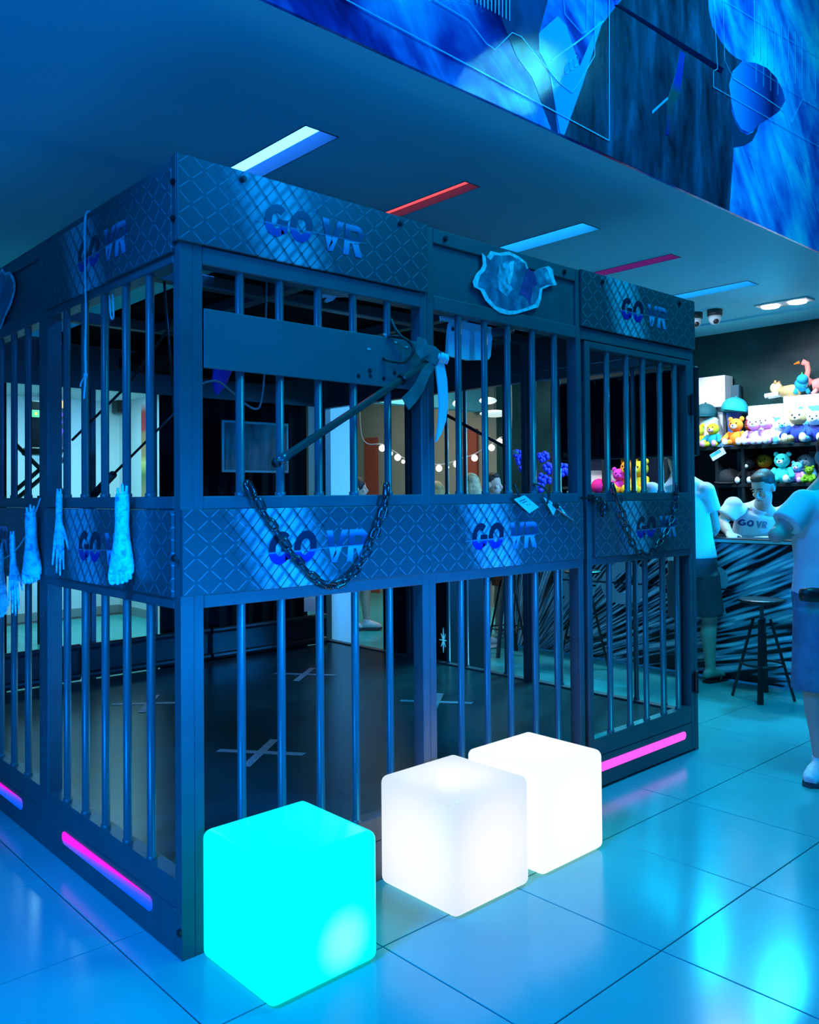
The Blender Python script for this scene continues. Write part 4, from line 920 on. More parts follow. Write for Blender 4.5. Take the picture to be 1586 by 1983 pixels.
b = MB(); yc = y0+(y1-y0)*.32; b.prism([(yc-.09, 2.08), (yc-.08, 2.12), (yc+.08, 2.12), (yc+.09, 2.08), (yc+.03, 2.06), (yc, 2.075), (yc-.03, 2.06)], lambda u, v, d: (6.559-d, u, v), 0, .001).build('visor_print', VIS, r)
r, y0, y1 = goods('carton', 'narrow white carton between the two visor cartons', 'box', 1517.5, 1541, TOPZ, .44, 6.55, 6.78, BOXW, BG)
r, y0, y1 = goods('carton', 'white carton with wide blue visor print under the pink flamingo plush', 'box', 1543, 1600, TOPZ, .44, 6.56, 6.78, BOXW, BG)
b = MB(); yc = y0+(y1-y0)*.52; b.prism([(yc-.12, 2.14), (yc-.11, 2.2), (yc+.1, 2.2), (yc+.12, 2.14), (yc+.05, 2.10), (yc, 2.12), (yc-.05, 2.10)], lambda u, v, d: (6.559-d, u, v), 0, .001).build('visor_print', VIS, r)
def cap(label, y, x, z, m, sc=1.0, tilt=0):
    r = thing('baseball_cap', label, 'cap', (0, 0, 0), 'caps on the shelf'); b = MB(); b.ball((0, 0, .03), (.095, .10, .09), 16, 10)
    b.v = [(v[0], v[1], max(v[2], .0)) for v in b.v]; b.build('crown', m, r, smooth=True)
    b = MB(); P = [(-.06-.10*math.sin(t), .085*math.cos(t)) for t in [PI*k/12 for k in range(13)]]
    b.prism(P, lambda u, v, d: (u, v, d+.012+.9*(u+.06)*.1), 0, .006).build('brim', m, r); b = MB(); b.ball((0, 0, .12), .01, 6, 4); b.build('button', m, r)
    r.scale = (sc,)*3; r.location = (x, y, z); r.rotation_euler = (tilt*.3, 0, tilt); return r
TEAL = mat('teal_cloth', (.02, .42, .46), .7); DTEAL = mat('dark_teal_cloth', (.01, .12, .15), .7)
st = thing('display_stand', 'blue tapered display stand carrying the teal cap', 'stand', (6.60, yat(1422, 830, 6.60), TOPZ)); c = st.location
b = MB(); b.lathe([(.085, TOPZ+.001), (.06, TOPZ+.15), (.075, TOPZ+.33)], (c.x, c.y, 0), 14); b.build('cone', mat('blue_stand', (.03, .13, .6), .4), st)
cap('teal baseball cap on the blue stand', c.y, c.x, TOPZ+.335, TEAL, 1.25, .5)
st = thing('display_stand', 'white tapered display stand by the cage edge under the dark cap', 'stand', (6.60, yat(1374, 830, 6.60), TOPZ)); c = st.location
b = MB(); b.lathe([(.14, TOPZ+.001), (.10, TOPZ+.27), (.07, TOPZ+.30)], (c.x, c.y, 0), 14); b.build('cone', BOXW, st)
cap('dark teal baseball cap by the cage edge on the white stand', yat(1365, 800, 6.60), 6.60, TOPZ+.305, DTEAL, 1.2, .2)
cap('black baseball cap in the lower shelf cell with pale back', yat(1412, 920, 6.52), 6.52, LOWZ+.0, mat('black_cloth', (.008, .008, .01), .8), 1.25, .1)

def plush(label, y, x, z, h, main, belly=None, ear='round', rot=0.0, shirt=None, limb=None, group='plush toys on the shelf'):
    """sitting plush animal, built facing -y then turned; z is what it sits on"""
    r = thing('plush_toy', label, 'plush toy', (0, 0, 0), group); belly = belly or main; limb = limb or main; s = h/.36
    def e(nm, c, rr, m, rot=None): return MB().ball([q*s for q in c], [q*s for q in rr], 12, 8, rot=rot).build(nm, m, r, smooth=True)
    e('body', (0, 0, .09), (.085, .075, .095), shirt or main)
    e('head', (0, -.015, .245), (.085, .078, .078), main); e('muzzle', (0, -.085, .225), (.038, .03, .028), belly)
    e('nose', (0, -.113, .235), (.012, .008, .009), BLACK)
    for k in (-1, 1):
        e('eye', (.032*k, -.083, .262), (.009, .006, .010), BLACK)
        if ear == 'round': e('ear', (.066*k, .0, .315), (.03, .016, .03), main)
        elif ear == 'long': e('ear', (.085*k, .0, .23), (.022, .03, .06), limb)
        elif ear == 'point': MB().tube([(.05*k*s, 0, .29*s), (.066*k*s, 0, .36*s)], [.03*s, .004*s], 8).build('ear', main, r, smooth=True)
        MB().tube([(.07*k*s, -.01*s, .15*s), (.115*k*s, -.06*s, .09*s), (.12*k*s, -.095*s, .06*s)], [.032*s, .03*s, .033*s], 8).build('arm', shirt or limb, r, smooth=True)
        MB().tube([(.05*k*s, -.03*s, .045*s), (.075*k*s, -.10*s, .036*s), (.08*k*s, -.15*s, .036*s)], [.038*s, .034*s, .036*s], 8).build('leg', limb, r, smooth=True)
        e('foot', (.08*k, -.155, .045), (.034, .025, .044), belly)
    r.location = (x, y, z+.001); r.rotation_euler = (0, 0, -PI/2+rot); return r
def fur(n, c): return mat('plush_'+n, c, .9, noise=.12, nscale=40, bump=.3, bscale=90, spec=.2)
Y_, O_, R_, PK, WH, TN, BL, TQ, DK, GR = fur('yellow', (.85, .5, .02)), fur('orange', (.9, .22, .02)), fur('red', (.6, .02, .02)), fur('pink', (.9, .35, .6)), fur('white', (.85, .85, .85)), fur('tan', (.65, .38, .16)), mat('navy_knit', (.02, .03, .25), .8), fur('turquoise', (.05, .7, .65)), fur('black', (.012, .012, .015)), fur('green', (.2, .4, .02))
LB2, MG, HP = fur('light_blue', (.12, .5, .75)), fur('magenta', (.7, .05, .5)), fur('hot_pink', (.9, .02, .25))
PX = 6.46
def pl_at(px): return yat(px, 850, PX)
plush('yellow plush toy with round ears on the shelf top by the cage edge', pl_at(1353), PX, TOPZ, .25, Y_, WH, 'round')
plush('yellow plush toy with blue shirt on the shelf top, right of its yellow neighbour', pl_at(1382), PX, TOPZ, .26, Y_, PK, 'none', 0, fur('teal', (.02, .3, .4)))
plush('orange plush bear with white muzzle on the shelf top', pl_at(1428), PX-.02, TOPZ, .29, O_, WH, 'round', .1)
plush('red orange plush bear tucked behind the orange bear', pl_at(1446), PX+.13, TOPZ, .30, R_, O_, 'round', -.2, None, O_)
plush('pink plush bear with blue vest in the shelf top row', pl_at(1464), PX-.02, TOPZ, .29, PK, WH, 'round', .2, fur('mauve', (.45, .25, .75)))
plush('pink plush bear with red nose beside the blue vested one', pl_at(1488), PX-.01, TOPZ, .30, PK, WH, 'round', -.2)
plush('white plush dog with green collar leaning right in the shelf top row', pl_at(1513), PX, TOPZ, .25, WH, LB2, 'long', .5, None, WH)
plush('tan teddy bear in navy sweater on the shelf top', pl_at(1547), PX, TOPZ, .34, TN, fur('cream', (.8, .6, .35)), 'round', .1, BL)
plush('white teddy bear in navy sweater at the picture edge on the shelf top', pl_at(1580), PX, TOPZ, .31, WH, WH, 'round', .1, BL, LB2)
plush('black and white plush penguin bear in the lower shelf cell', yat(1450, 930, 6.5), 6.5, LOWZ, .26, DK, WH, 'none', 0, DK, DK)
plush('plush toy with golden head and red body in the lower shelf cell', yat(1482, 900, 6.62), 6.62, LOWZ, .31, fur('gold', (.7, .33, .02)), Y_, 'none', 0, R_, R_)
plush('small red plush bear leaning beside the golden headed one', yat(1463, 900, 6.66), 6.66, LOWZ, .28, R_, DK, 'round', .3)
plush('large turquoise plush bear with purple nose in the lower shelf cell', yat(1516, 930, 6.46), 6.46, LOWZ, .30, TQ, WH, 'round', .1)
plush('light blue plush bear with pink belly in the lower shelf cell', yat(1545, 930, 6.48), 6.48, LOWZ, .21, LB2, PK, 'round', 0, fur('rose', (.8, .2, .6)), LB2)
plush('white plush dog with blue ears in the lower shelf cell', yat(1562, 920, 6.60), 6.60, LOWZ, .29, WH, WH, 'long', 0, None, LB2)
plush('small green plush frog at the picture edge of the lower shelf', yat(1568, 930, 6.44), 6.44, LOWZ, .16, GR, GR, 'round')
hr = thing('plush_heart', 'red plush heart behind the light blue bear', 'plush toy', (6.6, yat(1544, 895, 6.6), 1.65)); y_ = hr.location.y
b = MB(); b.ball((6.6, y_-.03, 1.685), (.03, .045, .045), 10, 8); b.ball((6.6, y_+.03, 1.685), (.03, .045, .045), 10, 8); b.tube([(6.6, y_, 1.67), (6.6, y_, 1.60)], [.06, .01], 8); remesh(b, .01, 'heart_body', R_, hr, 2)
b = MB(); b.tube([(6.6, y_, 1.60), (6.6, y_, LOWZ+.001)], .008, 6); b.build('stick', WHITEP, hr)
# toys on the cartons
r = thing('plush_tiger', 'tan and white plush tiger lying on the narrow cartons', 'plush toy', (0, 0, 0)); b = MB()
b.tube([(0, .0, .05), (0, .09, .055), (0, .17, .05)], [(.05, .05), (.055, .055), (.045, .05)], 12); b.build('body', TN, r, smooth=True)
MB().ball((0, -.05, .09), (.06, .055, .055), 12, 8).build('head', fur('cream', (.8, .6, .35)), r, smooth=True)
for k in (-1, 1): MB().ball((.04*k, -.04, .14), (.02, .012, .02), 8, 6).build('ear', TN, r, smooth=True); MB().tube([(.03*k, -.02, .03), (.04*k, -.14, .022)], .022, 8).build('front_leg', WH, r, smooth=True)
b = MB(); b.tube([(0, .18, .05), (.02, .23, .08), (.03, .25, .12)], .014, 6); b.build('tail', TN, r, smooth=True)
r.location = (6.62, yat(1514, 770, 6.62), TOPZ+.442); r.rotation_euler = (0, 0, PI); r.location.z = TOPZ+.442
r = thing('plush_dinosaur', 'turquoise plush dinosaur with green spikes on the cartons', 'plush toy', (0, 0, 0)); b = MB()
b.tube([(0, .12, .05), (0, .05, .08), (0, -.04, .08), (0, -.09, .11)], [(.02, .02), (.06, .07), (.06, .065), (.05, .045)], 12); b.build('body', fur('sea_blue', (.02, .35, .6)), r, smooth=True)
MB().ball((0, -.10, .12), (.05, .05, .045), 12, 8).build('head', fur('sea_blue', (.02, .35, .6)), r, smooth=True)
for k in range(4): MB().tube([(0, -.08+.05*k, .14-.01*k), (0, -.07+.05*k, .19-.012*k)], [.018, .002], 6).build('spike', fur('leaf', (.05, .55, .1)), r)
for k in (-1, 1): MB().tube([(.04*k, -.03, .05), (.055*k, -.05, .0)], .02, 8).build('leg', fur('sea_blue', (.02, .35, .6)), r, smooth=True)
r.location = (6.64, yat(1552, 770, 6.64), TOPZ+.462); r.rotation_euler = (0, 0, -PI/2+.5)
r = thing('plush_flamingo', 'pink plush flamingo with curved neck at the picture edge on the cartons', 'plush toy', (0, 0, 0)); b = MB()
b.tube([(0, .11, .08), (0, .05, .09), (0, -.02, .08)], [(.03, .03), (.07, .06), (.045, .05)], 12); b.build('body', fur('salmon', (.85, .25, .22)), r, smooth=True)
MB().tube([(0, -.02, .10), (0, -.07, .15), (0, -.05, .22), (0, -.06, .28), (0, -.10, .30)], [.032, .028, .024, .026, .03], 10).build('neck', fur('salmon', (.85, .25, .22)), r, smooth=True)
MB().tube([(0, -.12, .30), (0, -.17, .285)], [.018, .004], 8).build('beak', O_, r, smooth=True)
for k in (-1, 1): MB().tube([(.03*k, .02, .04), (.035*k, -.02, 0)], .018, 8).build('leg', fur('salmon', (.85, .25, .22)), r, smooth=True)
r.location = (6.62, yat(1578, 770, 6.62), TOPZ+.442); r.rotation_euler = (0, 0, -2.8)
cdg = thing('hanging_card', 'tilted teal and white card hanging from the shelf edge', 'card', (6.39, yat(1390, 865, 6.39), 1.82)); y_ = cdg.location.y
qd = [(y_+.085, 1.79), (y_-.05, 1.86), (y_-.085, 1.80), (y_+.05, 1.73)]
MB().prism(qd, lambda u, v, d: (6.392-d, u, v), 0, .003).build('card', mat('card_white', (.8, .85, .85), .5), cdg)
qd = [(y_+.08, 1.788), (y_-.02, 1.84), (y_-.035, 1.815), (y_+.065, 1.763)]
MB().prism(qd, lambda u, v, d: (6.389-d, u, v), 0, .001).build('card_print', mat('card_teal', (.05, .5, .6), .5), cdg)
# goods seen through the gate and the middle grille (on the far part of the shelf)
plush('magenta plush toy seen through the gate bars', yat(1200, 920, 6.44), 6.44, 1.42, .30, MG, MG, 'round', .4)
plush('big yellow plush bear seen through the gate bars', yat(1242, 920, 6.44), 6.44, 1.42, .38, Y_, Y_, 'round', -.2, None, Y_)
plush('orange yellow plush bear between the magenta and big yellow ones', yat(1220, 920, 6.5), 6.5, 1.42, .40, fur('amber', (.9, .3, .02)), Y_, 'round', .1)
rb = thing('plush_ball', 'hot pink plush ball seen through the gate bars', 'plush toy', (6.44, yat(1160, 938, 6.44), 1.42)); MB().ball((6.44, rb.location.y, 1.505), .085, 14, 10).build('ball', HP, rb, smooth=True)
goods('carton', 'white carton behind the plush ball, seen through the gate bars', 'box', 1118, 1196, 1.42, .26, 6.52, 6.74, BOXW)
MB().box(6.42, 6.76, 1.95, 3.5, 1.385, 1.419, .002).build('shelf_board', SHELFM, sh)
# orchids by the counter end
orc = thing('orchid_bunch', 'bunch of blue artificial orchids seen through the middle grille', 'flowers', (5.2, 2.6, 1.09)); OB = mat('blue_petal', (.03, .05, .75), .6)
b = MB(); b.lathe([(.06, 1.087), (.075, 1.2), (.07, 1.21)], (5.2, 2.62, 0), 12); b.build('pot', WHITEP, orc)
for i, pts in enumerate((((1050, 945), (1030, 900), (1018, 882), (1002, 880)), ((1055, 945), (1050, 925), (1062, 908), (1072, 912)), ((1060, 945), (1068, 915), (1082, 905), (1092, 910)))):
    P = [Vector((5.2, 2.62, 1.19))]+[atd(px, py, 7.95) for px, py in pts[1:]]
    cord('', '', P, .006, BLACK).build('stem', mat('stem_green', (.03, .10, .02), .7), orc, smooth=True)
rr = random.Random(5)
for px, py in ((1003, 880), (1012, 884), (1020, 888), (1007, 892), (1014, 906), (1024, 882), (1048, 886), (1054, 884), (1060, 905), (1067, 911), (1075, 908), (1083, 915), (1090, 906), (1093, 915), (1050, 925), (1058, 930), (1046, 944), (1098, 908)):
    c = atd(px, py, 7.95); b = MB()
    for k in range(5):
        a = 2*PI*k/5+rr.random(); e = Vector((_r[0]*math.cos(a), _r[1]*math.cos(a), math.sin(a)))
        b.ball(c+e*.028, (.026, .026, .026), 6, 4)
    b.build('flower', OB, orc, smooth=True)

# ------------------------------------------------------------------ ceiling fittings
for k, (px, py, lb) in enumerate(((1384, 600, 'white dome camera under the ceiling, clear of the cage'), (1346, 606, 'white dome camera half hidden behind the cage corner'))):
    c = onplane(px, py, 2, HC); d = thing('dome_camera', lb, 'camera', tuple(c), 'ceiling cameras'); c = Vector((c.x, c.y, 0))
    MB().lathe([(.062, HC-.055), (.066, HC-.05), (.066, HC-.0005)], c, 20).build('base', mat('camera_base', (.04, .045, .05), .4), d)
    MB().ball((c.x, c.y, HC-.075), (.055, .055, .058), 18, 12).build('dome', WHITEP, d, smooth=True)
    v = (Vector(CAM)-Vector((c.x, c.y, HC-.1))).normalized(); v = (v+Vector((.3, -.1, -.45))).normalized(); q = Vector((c.x, c.y, HC-.08))+v*.042
    b = MB(); b.ball(q, .026, 12, 8); b.build('lens', BLACK, d, smooth=True)
dl = thing('downlight', 'rectangular twin downlight blazing white above the shelf', 'ceiling light', (6.0, .74, HC)); LW = mat('downlight_white', (.9, .9, .9), .5, emit=(1.0, .97, .93), es=6.0)
b = MB(); b.box(5.90, 6.07, .50, .95, HC-.016, HC-.0005, .004); b.build('frame', WHITEP, dl)
for y0 in (.61, .84): b = MB(); b.lathe([(.07, HC-.03), (.075, HC-.02), (.075, HC-.0165)], (5.985, y0, 0), 18); b.build('lamp', LW, dl)

# ------------------------------------------------------------------ cafe side behind the cage
REDM = mat('dull_red_paint', (.40, .07, .04), .6)
for (pa, pb, lb) in ((893, 926, 'dull red wall panel seen through the middle grille'), (708, 732, 'dull red wall panel seen through the right bars of the wide grille')):
    y1, y0 = onplane(pa, 900, 0, 6.82).y, onplane(pb, 900, 0, 6.82).y; o = MB().box(6.79, 6.829, y0, y1, 0, 2.28, .004).build('wall_board', REDM, loc=(6.81, (y0+y1)/2, 0)); tag(o, lb, 'wall board')
BULB = mat('warm_bulb', (.9, .9, .9), .4, emit=(1.0, .93, .80), es=4.0)
ga = thing('string_lights', 'sagging string of round warm bulbs across the cafe wall', 'string lights', (5.4, 4.4, 2.0))
pts = [(700, 850), (740, 868), (757, 878), (770, 886), (781, 894), (815, 905), (850, 907), (866, 905), (884, 899), (919, 887), (952, 867), (968, 855), (990, 838)]
P = [atd(px, py, 9.4) for px, py in pts]; cord('', '', [Vector((P[0].x, P[0].y, HC))]+[p+Vector((0, 0, .045)) for p in P]+[Vector((P[-1].x, P[-1].y, HC))], .006, CABB).build('wire', mat('pale_wire', (.4, .38, .34), .6), ga)
for k, p in enumerate(P):
    if k in (0, 5, 12): continue
    b = MB(); b.ball(p, (.036, .036, .036) if k not in (2, 4, 7) else (.022,)*3, 12, 8); b.build('bulb', BULB, ga, smooth=True)
for (px, py, w_, lb) in ((945, 776, .20, 'pale oval ceiling lamp in the cafe, upper one'), (958, 801, .34, 'wide pale oval ceiling lamp in the cafe, lower one'), (885, 782, .10, 'small pale ceiling lamp in the cafe')):
    c = atd(px, py, 9.6); o = thing('pendant_lamp', lb, 'lamp', tuple(c), 'pale oval lamps in the cafe'); MB().ball(c, (w_/2, w_/2, .04), 16, 8).build('shade', mat('lamp_shade_glow', (.8, .8, .8), .5, emit=(.6, .8, .72), es=.8), o, smooth=True)
    b = MB(); b.tube([c+Vector((0, 0, .03)), Vector((c.x, c.y, HC))], .006, 6); b.build('rod', CABB, o)
# staff room: monitor stand, neon, speaker
ms = thing('keyboard_stand', 'black crossed-leg stand with dark monitor in the white room behind the bars', 'stand', tuple(onplane(60, 1150, 1, 6.2)))
def seg(b, p, q, y, r=.022): b.tube([onplane(*p, 1, y), onplane(*q, 1, y)], r, 6)
b = MB(); seg(b, (30, 860), (130, 960), 6.2); seg(b, (30, 950), (125, 868), 6.25); seg(b, (30, 968), (130, 884), 6.22)
ft = onplane(78, 960, 1, 6.2); b.tube([ft, Vector((ft.x, ft.y, .001))], .03, 8); b.build('frame', BLACK, ms)
b = MB(); A, B = onplane(58, 775, 1, 6.1), onplane(80, 880, 1, 6.1); b.box(A.x, B.x, 6.1, 6.2, B.z, A.z, .01); b.build('monitor', BLACK, ms)
b = MB(); A, B = onplane(56, 866, 1, 6.08), onplane(90, 881, 1, 6.08); b.box(A.x, B.x+.15, 6.06, 6.3, B.z, A.z, .01); b.build('tray', BLACK, ms)
c = onplane(69, 801, 1, 6.09); b = MB(); b.box(c.x-.035, c.x+.035, 6.085, 6.095, c.z-.035, c.z+.035, .012); b.build('icon', mat('green_icon', (.1, .4, .1), .4, emit=(.1, .8, .45), es=1.0), ms)
b = MB(); b.box(c.x-.012, c.x+.014, 6.082, 6.086, c.z-.014, c.z+.014, .003); b.build('icon_mark', mat('yellow_icon', (.5, .5, .1), .4, emit=(.8, 1.0, .1), es=1.0), ms)
nv = thing('dark_cabinet', 'dark display cabinet with purple neon on the white room wall', 'cabinet', tuple(onplane(115, 900, 1, 7.5)))
A, B = onplane(100, 778, 1, 7.5), onplane(129, 868, 1, 7.5); b = MB(); b.box(A.x, B.x, 7.5, 7.84, B.z, A.z, .01); b.build('case', BLACK, nv)
b = MB(); P = [onplane(px, py, 1, 7.48) for px, py in ((116, 797), (120, 803), (114, 810), (119, 818), (114, 826), (120, 834), (117, 843))]; b.tube(P, .018, 8); b.build('neon', mat('purple_neon', (.1, .05, .5), .4, emit=(.12, .03, 1.0), es=1.2), nv, smooth=True)
b = MB(); b.ball(onplane(121, 783, 1, 7.47), (.025, .025, .045), 10, 8); b.build('lamp', mat('amber_lamp', (.8, .4, .1), .4, emit=(1.0, .6, .2), es=1.0), nv, smooth=True)
c = onplane(240, 785, 0, 3.24); o = MB().box(3.12, 3.249, c.y-.09, c.y+.09, c.z-.1, c.z+.12, .015).build('wall_speaker', BLACK, loc=tuple(c)); tag(o, 'small black speaker high on the white room wall', 'speaker')
o = MB().box(3.233, 3.2495, 6.955, 7.0, 1.0, 2.5, .0).build('red_banner', None or REDM, loc=(3.24, 6.98, 1.7)); bpy.data.objects.remove(o)
pb = NT('banner_print', .4); g = pb.xyz('Generated'); pb.color(pb.ramp(g[2], [(0, (.7, .35, .15)), (.25, (.15, .2, .05)), (.38, (1, .75, .2)), (.45, (.6, .3, .1)), (.68, (.6, .25, .1)), (.72, (.8, .03, .04)), (.9, (.8, .05, .05)), (1, (.9, .8, .8))]))
y0, y1 = onplane(284, 850, 0, 3.25).y, onplane(275, 850, 0, 3.25).y
o = MB().box(3.240, 3.2495, y0, y1, 1.40, 2.56, 0).build('red_banner', pb.m, loc=(3.245, y0, 2)); tag(o, 'narrow red and orange banner on the white room wall', 'banner')
# ------------------------------------------------------------------ people
def person(label, lat, face, pelvis, chest, shm, neck, head, arms, legs, hairm, shirtm, shortm, k=1.0, hands=True, sleeves=.55, short_to=.95, shoes=None, flip=False, eyes=False, longhair=False, hem=.10, hair_len=0):
    """arms: [(shoulder, elbow, wrist)], legs: [(hip, knee, ankle, toe)]"""
    r = thing('person', label, 'person', (pelvis[0], pelvis[1], 0)); lat = Vector(lat).normalized(); face = Vector(face).normalized()
    pelvis, chest, shm, neck, head = map(Vector, (pelvis, chest, shm, neck, head)); b = MB()
    waist = pelvis.lerp(chest, .45)
    b.tube([pelvis-Vector((0, 0, .10*k)), pelvis, waist, chest, shm, neck, head-face*.02*k+Vector((0, 0, -.06*k))], [(.13*k, .10*k), (.165*k, .115*k), (.145*k, .105*k), (.17*k, .12*k), (.15*k, .09*k), (.062*k, .062*k), (.055*k, .058*k)], 20, lat=lat)
    for s, e, w_ in arms:
        s, e, w_ = map(Vector, (s, e, w_)); b.ball(s, .060*k, 12, 8)
        b.tube([s, s.lerp(e, .5), e, e.lerp(w_, .35), w_], [.056*k, .050*k, .042*k, .043*k, .029*k], 12); b.ball(e, .042*k, 10, 8)
        if hands:
            d = (w_-e).normalized(); sd = d.cross(Vector((0, 0, 1))); sd = sd.normalized() if sd.length > .1 else lat; nn_ = sd.cross(d)
            b.tube([w_, w_+d*.045*k, w_+d*.09*k], [(.03*k, .022*k), (.042*k, .016*k), (.04*k, .013*k)], 10, lat=sd)
            for i, (o_, L) in enumerate(((-.030, .060), (-.010, .072), (.010, .068), (.029, .055))):
                p0 = w_+d*.085*k+sd*o_*k; p1 = p0+d*L*.5*k; p2 = p1+d*L*.4*k-nn_*L*.35*k; b.tube([p0, p1, p2], [.010*k, .0095*k, .0075*k], 8)
            p0 = w_+d*.03*k-sd*.035*k; b.tube([p0, p0+d*.035*k-sd*.03*k, p0+d*.065*k-sd*.036*k-nn_*.01*k], [.013*k, .011*k, .008*k], 8)
    for h, kn, an, to in legs:
        h, kn, an, to = map(Vector, (h, kn, an, to)); fwd = (to-an); fwd.z = 0; fwd = fwd.normalized()
        b.tube([h, h.lerp(kn, .5), kn, kn.lerp(an, .28)-fwd*.018*k, kn.lerp(an, .6)-fwd*.008*k, an], [.092*k, .078*k, .056*k, .060*k, .045*k, .036*k], 14); b.ball(kn, .056*k, 10, 8)
        hl = Vector((an.x, an.y, to.z))-fwd*.045*k
        b.tube([hl+Vector((0, 0, .035*k)), Vector((an.x, an.y, to.z+.045*k)), an.lerp(to, .6)*1.0, to], [(.030*k, .032*k), (.038*k, .044*k), (.044*k, .028*k), (.036*k, .018*k)], 12, lat=fwd.cross(Vector((0, 0, 1))))
        b.ball(hl+Vector((0, 0, .034*k)), (.032*k, .032*k, .032*k), 10, 8)
    # head
    z_ = Vector((0, 0, 1)); up = (z_-face*z_.dot(face)*.9).normalized(); sd = face.cross(up).normalized(); M = Matrix((sd, face, up)).transposed()
    H = lambda x, y, zz: head+M @ Vector((x*k, y*k, zz*k))
    b.ball(H(0, -.008, .025), (.074*k, .095*k, .092*k), 18, 12, rot=M); b.ball(H(0, .022, -.055), (.056*k, .068*k, .062*k), 16, 10, rot=M)
    b.ball(H(0, .055, -.088), (.028*k, .026*k, .022*k), 10, 8, rot=M); b.ball(H(0, .055, .012), (.055*k, .034*k, .035*k), 12, 8, rot=M)
    b.tube([H(0, .082, .010), H(0, .098, -.022), H(0, .108, -.036)], [.009*k, .013*k, .015*k], 8); b.ball(H(0, .098, -.038), .017*k, 8, 6)
    b.tube([H(-.022, .083, -.066), H(0, .090, -.064), H(.022, .083, -.066)], [.007*k, .010*k, .007*k], 8)
    for q in (-1, 1): b.ball(H(.075*q, -.012, -.015), (.012*k, .022*k, .032*k), 8, 8, rot=M); b.ball(H(.042*q, .062, -.032), (.020*k, .018*k, .016*k), 8, 6, rot=M)
    body = remesh(b, .0075, 'body', SKIN, r, 4)
    hb = MB()
    if longhair:
        hb.ball(H(0, -.018, .035), (.088*k, .102*k, .094*k), 16, 12, rot=M)
        hb.tube([H(0, -.05, .04), H(0, -.085, -.05), H(0, -.095, -.16), H(0, -.09, -.16-hair_len)], [(.085*k, .06*k), (.098*k, .055*k), (.095*k, .045*k), (.055*k, .025*k)], 14, lat=sd)
    else:
        hb.ball(H(0, -.022, .047), (.080*k, .094*k, .082*k), 18, 12, rot=M); hb.ball(H(0, -.055, -.005), (.070*k, .055*k, .068*k), 14, 10, rot=M)
        hb.ball(H(0, .03, .088), (.062*k, .05*k, .034*k), 12, 8, rot=M)
    remesh(hb, .007, 'hair', hairm, r, 3)
    if eyes:
        for q in (-1, 1):
            e = MB().ball(H(.031*q, .083, .002), (.010*k, .006*k, .0048*k), 10, 8, rot=M).build('eye', mat('eye_white', (.45, .42, .40), .4), r, smooth=True)
            MB().ball(H(.031*q-.002, .0875, .002), (.0058*k, .004*k, .0048*k), 8, 6, rot=M).build('iris', BLACK, e, smooth=True)
            MB().tube([H(.014*q, .094, .022), H(.032*q, .093, .027), H(.052*q, .080, .020)], [.005*k, .006*k, .004*k], 6).build('eyebrow', hairm, r, smooth=True)
        MB().tube([H(-.024, .088, -.066), H(0, .098, -.063), H(.024, .088, -.066)], [(.003*k, .004*k), (.005*k, .007*k), (.003*k, .004*k)], 8).build('mouth', mat('lips', (.42, .18, .16), .5), r, smooth=True)
    # shirt
    sb = MB(); hemp = pelvis+Vector((0, 0, hem-.10))
    sb.tube([hemp, waist, chest, shm, shm.lerp(neck, .5), shm.lerp(neck, .95)], [(.182*k, .135*k), (.168*k, .128*k), (.190*k, .140*k), (.168*k, .108*k), (.092*k, .084*k), (.071*k, .071*k)], 24, lat=lat)
    for s, e, w_ in arms:
        s, e = Vector(s), Vector(e); sb.ball(s, .073*k, 14, 10); sb.tube([chest.lerp(s, .75), s, s.lerp(e, sleeves)], [.085*k, .074*k, .078*k], 14)
    shirt = remesh(sb, .010, 'shirt', shirtm, r, 3)
    # shorts
    pb_ = MB(); pb_.tube([pelvis-Vector((0, 0, .12*k)), pelvis-Vector((0, 0, .02*k)), pelvis+Vector((0, 0, .10*k))], [(.175*k, .128*k), (.182*k, .132*k), (.160*k, .118*k)], 22, lat=lat)
    for h, kn, an, to in legs:
        h, kn = Vector(h), Vector(kn); pb_.tube([h+Vector((0, 0, .02)), h.lerp(kn, .5), h.lerp(kn, short_to)], [.108*k, .108*k, .112*k], 16)
    remesh(pb_, .010, 'shorts', shortm, r, 3)
    for h, kn, an, to in legs:
        an, to = Vector(an), Vector(to); fwd = (to-an); fwd.z = 0; fwd = fwd.normalized(); l2 = fwd.cross(z_)
        if shoes:
            fb = MB(); g = Vector((0, 0, to.z)); hl = Vector((an.x, an.y, 0))-fwd*.055*k; tt = Vector((to.x, to.y, 0))+fwd*.03*k; gz = to.z-.022
            up_ = lambda p, zz: Vector((p.x, p.y, max(gz, 0)+zz))
            fb.tube([up_(hl, .045), up_(hl.lerp(tt, .22), .055), up_(hl.lerp(tt, .55), .05), up_(hl.lerp(tt, .85), .038), up_(tt, .032)], [(.034*k, .042*k), (.042*k, .052*k), (.050*k, .045*k), (.048*k, .034*k), (.028*k, .022*k)], 14, lat=l2)
            fb.tube([up_(hl.lerp(tt, .2), .05), Vector((an.x, an.y, max(gz, 0)+.11))], [.046*k, .045*k], 12)
            sho = remesh(fb, .007, 'shoe', shoes[0], r, 2)
            q = MB(); P = [(up_(hl.lerp(tt, u), 0)+l2*wd*k) for u, wd in ((-.02, .02), (.1, .038), (.35, .042), (.7, .052), (.95, .04), (1.04, .0), (.95, -.04), (.7, -.052), (.35, -.042), (.1, -.038), (-.02, -.02))]
            q.prism([(p.x, p.y) for p in P], lambda u, v, d: (u, v, d), max(gz, 0)+.001, max(gz, 0)+.026).build('sole', shoes[1], sho)
